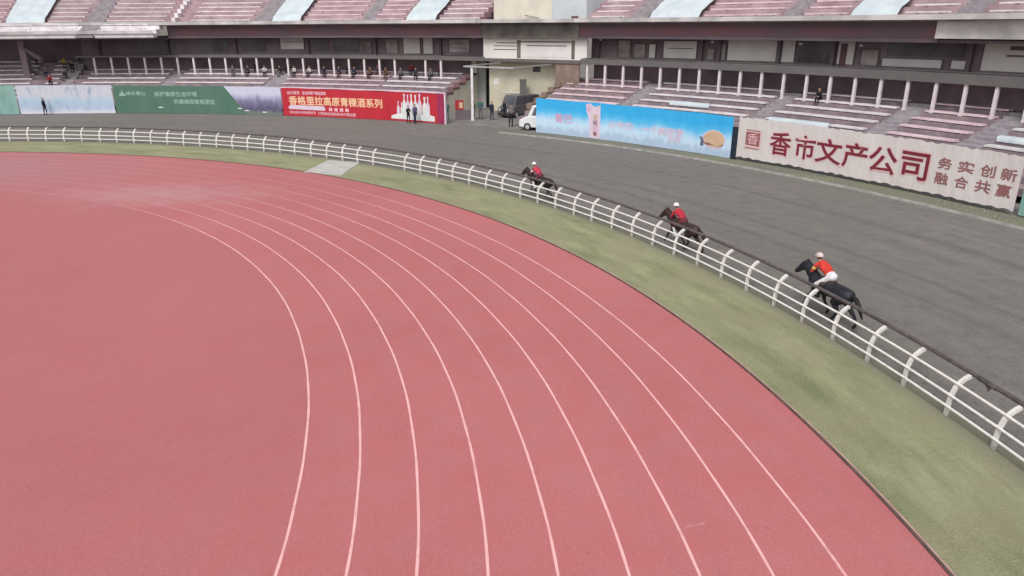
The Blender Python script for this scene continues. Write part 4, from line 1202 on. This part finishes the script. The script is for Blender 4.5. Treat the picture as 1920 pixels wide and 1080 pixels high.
def jockey(loc, phi, topm, legm, bootm, capm, label, lean=.9, sash=None, s=1.0):
    """sits in the saddle, bent forward over the neck, hands on the reins; tags 0 skin 1 silks 2 breeches 3 hair 4 boots"""
    P = []
    hip = Vector((-.02, 0, 1.54)); ch = Vector((-.02 + .26 * lean, 0, 1.80 + .13 * (1 - lean))); nk = Vector((.10 + .34 * lean, 0, 1.95 + .20 * (1 - lean))); hd = nk + Vector((.10, 0, .13))
    P += [(hip, .145, hip + (ch - hip) * .2, .135, 2, 1.15), (hip + (ch - hip) * .3, .13, ch, .15, 1, 1.2), (ch, .15, nk - (nk - ch) * .4, .12, 1, 1.3)]
    P += [(nk - Vector((.03, 0, .05)), .052, hd - Vector((.03, 0, .05)), .05, 0)]
    P += head_parts(hd, (1, 0, -.15), (.15, 0, 1), 0, 3)
    for q in (-1, 1):
        shd = nk + Vector((-.03, q * .17, -.07)); el = shd + Vector((.10, q * .07, -.25)); wr = Vector((.66, q * .07, 1.62))
        P.append((nk + Vector((-.02, q * .05, -.06)), .062, shd, .062, 1)); P += [(shd, .06, el, .046, 1), (el, .044, wr, .03, 1)]
        hand(P, wr, (1, -q * .1, -.25), (0, 0, 1), q, 0, .85)
        kn = Vector((.32, q * .29, 1.22)); an = Vector((.06, q * .33, .90)); 
        P += [(hip + Vector((0, q * .08, -.01)), .10, kn, .068, 2), (kn, .064, an, .044, 4), (an, .046, an + Vector((.16, q * .01, -.04)), .034, 4)]
    me = fused(P, .012, 3, 'person', (SKIN, topm, legm, HAIR, bootm))
    o = bpy.data.objects.new('person', me); COL.objects.link(o)
    o.location = loc; o.rotation_euler = (0, 0, R(phi + 90)); o.scale = (s, s, s)
    tag(o, label, 'person', 'jockeys riding beside the white fence')
    # riding helmet: half dome with a peak
    mb = MB(); n, mlev = 16, 6; c0 = hd + Vector((-.005, 0, .035))
    mb.v.append(tuple(c0 + Vector((0, 0, .115))))
    for i in range(1, mlev + 1):
        t = math.pi / 2 * 1.08 * i / mlev
        for k in range(n):
            a = 2 * math.pi * k / n; mb.v.append(tuple(c0 + Vector((.13 * math.sin(t) * math.cos(a), .112 * math.sin(t) * math.sin(a), .115 * math.cos(t)))))
    for k in range(n): mb.face([0, 1 + k, 1 + (k + 1) % n], 0, True)
    for i in range(mlev - 1):
        for k in range(n): mb.face([1 + i * n + k, 1 + (i + 1) * n + k, 1 + (i + 1) * n + (k + 1) % n, 1 + i * n + (k + 1) % n], 0, True)
    b = len(mb.v)
    for k in range(7):
        a = -.9 + 1.8 * k / 6
        mb.v.append(tuple(c0 + Vector((.125 * math.cos(a), .11 * math.sin(a), .0)))); mb.v.append(tuple(c0 + Vector((.19 * math.cos(a), .12 * math.sin(a), -.02))))
    for k in range(6): mb.face([b + 2 * k, b + 2 * k + 1, b + 2 * k + 3, b + 2 * k + 2], 0, True)
    mb.build('helmet', capm, o, local=True)
    if sash:   # coloured band round the upper arms and chest
        for q in (-1, 1):
            shd = nk + Vector((-.03, q * .17, -.07)); el = shd + Vector((.10, q * .07, -.25))
            m_ = shd.lerp(el, .35); m2 = shd.lerp(el, .75); mb = MB(); mb.tube([tuple(m_), tuple(m2)], [.062, .056], 12); mb.build('sleeve_band', sash, o, local=True)
        mb = MB(); c1 = nk - Vector((.02, 0, .05)); mb.tube([(c1.x - .02, c1.y, c1.z - .02), (c1.x + .03, c1.y, c1.z + .04)], [.105, .075], 14); mb.build('collar', sash, o, local=True)
    # stirrups
    tack = MATS['tack']; mb = MB()
    for q in (-1, 1):
        mb.tube([(.12, q * .30, 1.25), (.12, q * .36, .92)], .009, 5); mb.tube([(.12, q * .38, .90), (.12, q * .38, .835), (.12, q * .29, .835), (.12, q * .29, .90), (.12, q * .38, .90)], .008, 5)
    mb.build('stirrups', tack, o, local=True)
    return o

SILK1 = fabric('silk_red', (.62, .05, .035)); SILK2 = fabric('silk_crimson', (.48, .03, .055)); SILK3 = fabric('silk_dark_red', (.50, .05, .09))
BREECH = fabric('white_breeches', (.75, .73, .76)); BLK = CLOTH['black']
WHELM = mat('white_helmet', (.80, .77, .76), .35, (.75, .72, .7), 3); GHELM = mat('grey_white_helmet', (.62, .52, .52), .4)
YEL = fabric('yellow_band', (.75, .5, .16))
def at(rho, phi, z=0): return (*pol(rho, phi, F), z)
hx = at(51.8, 16.1)
horse(hx, 16.1, (.022, .024, .034), (.02, .018, .02), (.014, .012, .012), 'near-black horse nearest the camera, striding along the fence', .6, (1.14, 1.08, .92))
jockey((hx[0], hx[1], -.09), 16.1, SILK1, BREECH, BLK, GHELM, 'jockey in red silks, yellow bands and white breeches on the near-black horse', 1.45, YEL, 1.0)
hx = at(51.75, 25.15)
horse(hx, 25.15, (.060, .030, .027), (.04, .025, .022), (.018, .012, .011), 'brown horse in the middle of the three, beside the white fence', 2.4, (1.10, .95, .85))
jockey((hx[0], hx[1], -.25), 25.15, SILK2, CLOTH['maroon'], BREECH, WHELM, 'jockey with round white helmet and crimson top on the middle brown horse', 1.2, None, .97)
hx = at(51.75, 37.15)
horse(hx, 37.15, (.040, .028, .026), (.03, .022, .02), (.018, .013, .012), 'dark brown leading horse, farthest of the three, beyond the fence', 4.0, (1.10, .95, .85))
jockey((hx[0], hx[1], -.24), 37.15, SILK3, CLOTH['maroon'], BREECH, WHELM, 'jockey in dark red top with white collar on the farthest leading horse', 1.1, MATS['white_breeches'], .97)

# ------------------------------------------------------------------ people at the gate and in front of the banners
def face_cam(x, y): return math.atan2(-y, -x)
def stand(x, y, top, bottom, label, kind='stand', s=1.0, dr=0.0, z=0.0):
    person(kind, (x, y, z + .0), face_cam(x, y) + dr, top, bottom, label, s=s)
x, y = pol(68.95, 96.83); stand(x, y, 'navy', 'black', 'person in dark navy clothes standing before the snow mountain banner', 'stand', .97, 1.0)
x, y = pol(68.7, 64.45); stand(x, y, 'black', 'black', 'person all in black standing before the white bottles on the red banner', 'stand2', .92, .4)
x, y = pol(68.75, 63.85); stand(x, y, 'purple', 'navy', 'person in a purple-grey top beside the one in black at the red banner', 'stand', 1.02, -.5)
x, y = pol(71.2, 56.6); stand(x, y, 'grey', 'black', 'person in grey jacket and black trousers standing nearest in the gateway', 'stand2', 1.12, .3)
stand(-3.05, 71.9, 'teal', 'grey', 'person in dark teal coat standing just right of the gateway post', 'stand', 1.12, .2)
stand(-3.75, 72.6, 'olive', 'grey', 'person in olive jacket partly behind the gateway post', 'stand2', 1.0, -.3)
stand(-1.95, 71.5, 'navy', 'navy', 'person in navy blue clothes before the dark doorway', 'stand', 1.0, .6)
stand(-.75, 73.0, 'black', 'black', 'person in black deep inside the gateway beside the grey van', 'stand', .98, 2.0)
stand(-6.25, 71.3, 'teal', 'teal', 'person in greenish clothes standing behind the end of the red banner', 'stand', 1.02, .0)

# red sign board on a stand
sx, sy = -4.95, 71.6
sg = empty('sign_board', (sx, sy, 0), 'square red sign board on a dark stand left of the gateway post', 'sign')
mb = MB(); mb.box(sx - .52, sx + .30, sy - .04, sy + .04, .95, 1.85); mb.build('panel', CLOTH['red'], sg)
mb = MB(); mb.box(sx - .14, sx + .22, sy - .06, sy - .042, 1.1, 1.65); mb.build('notice', K_tan, sg)
mb = MB(); mb.box(sx - .5, sx + .9, sy - .25, sy + .35, .0, .9); mb.build('base', MATS['mauve_concrete'], sg)

# ------------------------------------------------------------------ vehicles
def vehicle(loc, rz, L, Wd, H, hood, col, label, name='parked_car', cat='car', van=False, s=1.0):
    root = empty(name, loc, label, cat, rz=rz)
    paint = mat('paint_' + name, col, .3, tuple(v * .93 for v in col), 1, spec=.6)
    h0 = .32; belt = H * .56; hl = L / 2
    # body: side outline lofted across the width with rounded shoulders
    out = [(-hl, h0 + .05), (-hl - .02, belt * .8), (-hl + .06, belt), (-hl + .5, belt + .03), (hl - hood - .3, belt + .05), (hl - hood, belt + .02), (hl - .35, belt * .86), (hl - .06, belt * .72), (hl, belt * .5), (hl - .03, h0), (-hl + .1, h0 - .04)]
    mb = MB(); ys = [(-Wd / 2, .93, .03), (-Wd / 2 + .07, 1.0, 0), (0, 1.01, 0), (Wd / 2 - .07, 1.0, 0), (Wd / 2, .93, .03)]
    for (yy, sc, dz) in ys:
        for (px, pz) in out: mb.v.append((px * (sc * .5 + .5), yy, (pz - h0) * sc + h0 + dz * 0))
    n = len(out)
    for i in range(len(ys) - 1):
        for k in range(n):
            k2 = (k + 1) % n; mb.face([i * n + k, i * n + k2, (i + 1) * n + k2, (i + 1) * n + k], 0, False)
    mb.face(list(range(n))[::-1]); mb.face([(len(ys) - 1) * n + k for k in range(n)])
    mb.build('body', paint, root, local=True)
    # cabin
    cb = [(-hl + .12, belt + .02), (-hl + .35 if not van else -hl + .16, H - .08), (-hl + .6, H), (hl - hood - .95 if not van else hl - hood - .5, H), (hl - hood - .72 if not van else hl - hood - .35, H - .05), (hl - hood + .02, belt + .02)]
    mb = MB(); wi = Wd / 2 - .06
    for (yy, k_) in ((-wi, 0), (-wi + .14, 1), (wi - .14, 1), (wi, 0)):
        for (px, pz) in cb: mb.v.append((px, yy if k_ or pz < belt + .1 else yy * .93, pz if k_ or pz < belt + .1 else pz - .05))
    n = len(cb)
    for i in range(3):
        for k in range(n):
            k2 = (k + 1) % n; mb.face([i * n + k, i * n + k2, (i + 1) * n + k2, (i + 1) * n + k], 0)
    mb.face(list(range(n))[::-1]); mb.face([3 * n + k for k in range(n)])
    mb.build('cabin', paint, root, local=True)
    # windscreen and side glass, slightly proud
    mb = MB(); xa, xb = hl - hood + .0, (hl - hood - .72 if not van else hl - hood - .35)
    za, zb = belt + .08, H - .12; o_ = .02
    mb.hexa([(xa - .02 + o_, -wi + .12, za), (xa - .02 + o_, wi - .12, za), (xa - .06 + o_, wi - .12, za - .02), (xa - .06 + o_, -wi + .12, za - .02),
             (xb + .04 + o_, -wi + .2, zb), (xb + .04 + o_, wi - .2, zb), (xb + o_, wi - .2, zb - .02), (xb + o_, -wi + .2, zb - .02)])
    mb.build('windscreen', M_glass, root, local=True)
    for q in (-1, 1):
        mb = MB(); yy = q * (wi + .004)
        for (x0, x1) in ((-hl + .5, -.35), (-.28, hl - hood - .55)):
            mb.hexa([(x0, yy, belt + .1), (x1 + .2, yy, belt + .1), (x1 + .2, yy + q * .012, belt + .1), (x0, yy + q * .012, belt + .1),
                     (x0 + .1, yy * .955, H - .16), (x1 - .05, yy * .955, H - .16), (x1 - .05, yy * .955 + q * .012, H - .16), (x0 + .1, yy * .955 + q * .012, H - .16)])
        mb.build('side_window', M_glass, root, local=True)
        mb = MB(); mb.tube([(hl - .10, q * (Wd / 2 - .35), belt * .62), (hl + .015, q * (Wd / 2 - .33), belt * .62)], [.15, .12], 12); mb.build('headlight', MATS['ink_white'], root, local=True)
        for wx in (-hl + .8, hl - .82):
            mb = MB(); mb.tube([(wx, q * (Wd / 2 - .17), .33), (wx, q * (Wd / 2 + .02), .33)], .33, 18); w = mb.build('wheel', BLK, root, local=True)
            mb = MB(); mb.tube([(wx, q * (Wd / 2 + .005), .33), (wx, q * (Wd / 2 + .03), .33)], .2, 12); mb.build('rim', M_greyw, w, local=True)
    mb = MB(); mb.box(hl - .12, hl + .04, -Wd / 2 + .12, Wd / 2 - .12, .2, .42); mb.build('bumper', MATS['dark_interior'], root, local=True)
    mb = MB(); mb.box(hl - .05, hl + .025, -.42, .42, belt * .5, belt * .68); mb.build('grille', MATS['dark_interior'], root, local=True)
    return root
x, y = pol(71.3, 53.6)
vehicle((x, y, 0), R(53.6 + 90 + 14), 4.5, 1.85, 2.15, .85, (.74, .74, .75), 'white minivan parked behind the left end of the blue banner', 'parked_minivan', 'van', True)
vehicle((.75, 74.6, 0), R(-135), 4.4, 1.9, 2.1, .6, (.12, .115, .125), 'dark grey van parked inside the gateway', 'parked_van', 'van', True)
mb = MB(); x, y = pol(80.6, 59.9); mb.box(-.33, .33, -.3, .3, 1.5, 3.35); mb.box(-.38, .38, -.34, .34, 3.3, 3.42); o = mb.build('duct', M_beam, None); o.location = (x, y - .4, 0); tag(o, 'tall dark grey duct box against the cream gateway wall', 'duct')

# ------------------------------------------------------------------ spectators
ORD = ['first', 'second', 'third', 'fourth', 'fifth', 'sixth', 'seventh', 'eighth', 'ninth', 'tenth', 'eleventh', 'twelfth', 'thirteenth', 'fourteenth', 'fifteenth', 'sixteenth']
tops = ['navy', 'black', 'grey', 'black', 'white', 'brown', 'navy', 'maroon', 'pink', 'purple', 'grey', 'red']
def seat(ph, k, top, label, kind=None):
    rn, rs = (RUN, RISE) if ph < 97.4 else (.9, .42)
    r_ = RB + rn * k + .30; x, y = pol(r_, ph)
    person(kind or random.choice(('sit', 'sit2')), (x, y, ZB + rs * k + .17), R(ph + 180) + random.uniform(-.3, .3), top, random.choice(('navy', 'black', 'grey', 'brown')), label, group='spectators seated in the left lower terrace')
bay0 = 84.0 - 1.335 * 13       # post nearest the gate in the left wing
for bay in range(0, 14):
    ph = bay0 + 1.335 * (bay + .5)
    who = [(0, random.choice(tops))]
    if bay % 2 == 0: who.append((1, random.choice(tops)))
    for n_, (k, tp) in enumerate(who):
        seat(ph + (random.uniform(.05, .3) if n_ == 0 else random.uniform(-.3, -.05)), k, tp, 'spectator in a %s top in the %s bay left of the gateway, %s' % (tp, ORD[bay], 'front row' if n_ == 0 else 'back row'))
for (ph, k, tp, lb) in ((98.9, 2, 'yellow', 'spectator in a yellow and green top high in the open far-left rows'), (98.1, 1, 'black', 'spectator in black lying back in the open far-left rows'),
                        (99.2, -2, 'red', 'spectator in red low in the open far-left rows above the pale banner'), (98.2, -1, 'black', 'spectator in black in the fourth open row, right of the one in red'),
                        (101.0, 3, 'white', 'spectator in white near the dark pillar at far left'), (97.9, 3, 'navy', 'spectator in navy in the top open row at far left'), (99.9, 0, 'grey', 'spectator in grey halfway up the open far-left rows')):
    seat(ph, k, tp, lb)
r_ = RB + .3; x, y = pol(r_, 38.5)
person('sit2', (x, y, ZB + .17), R(38.5 + 180), 'black', 'black', 'lone spectator in black behind the posts of the empty right wing')
# dark pillar with a slanting brace at the far left
mb = MB(); x, y = pol(80.2, 101.2)
mb.box(x - .35, x + .35, y - .3, y + .3, 2.9, 7.45)
mb.tube([(x + .2, y - .1, 6.2), (x + 2.0, y - .3, 4.9)], .28, 8)
mb.build('pillar', M_darkw, left)

SC.render.resolution_x = 1024; SC.render.resolution_y = 576
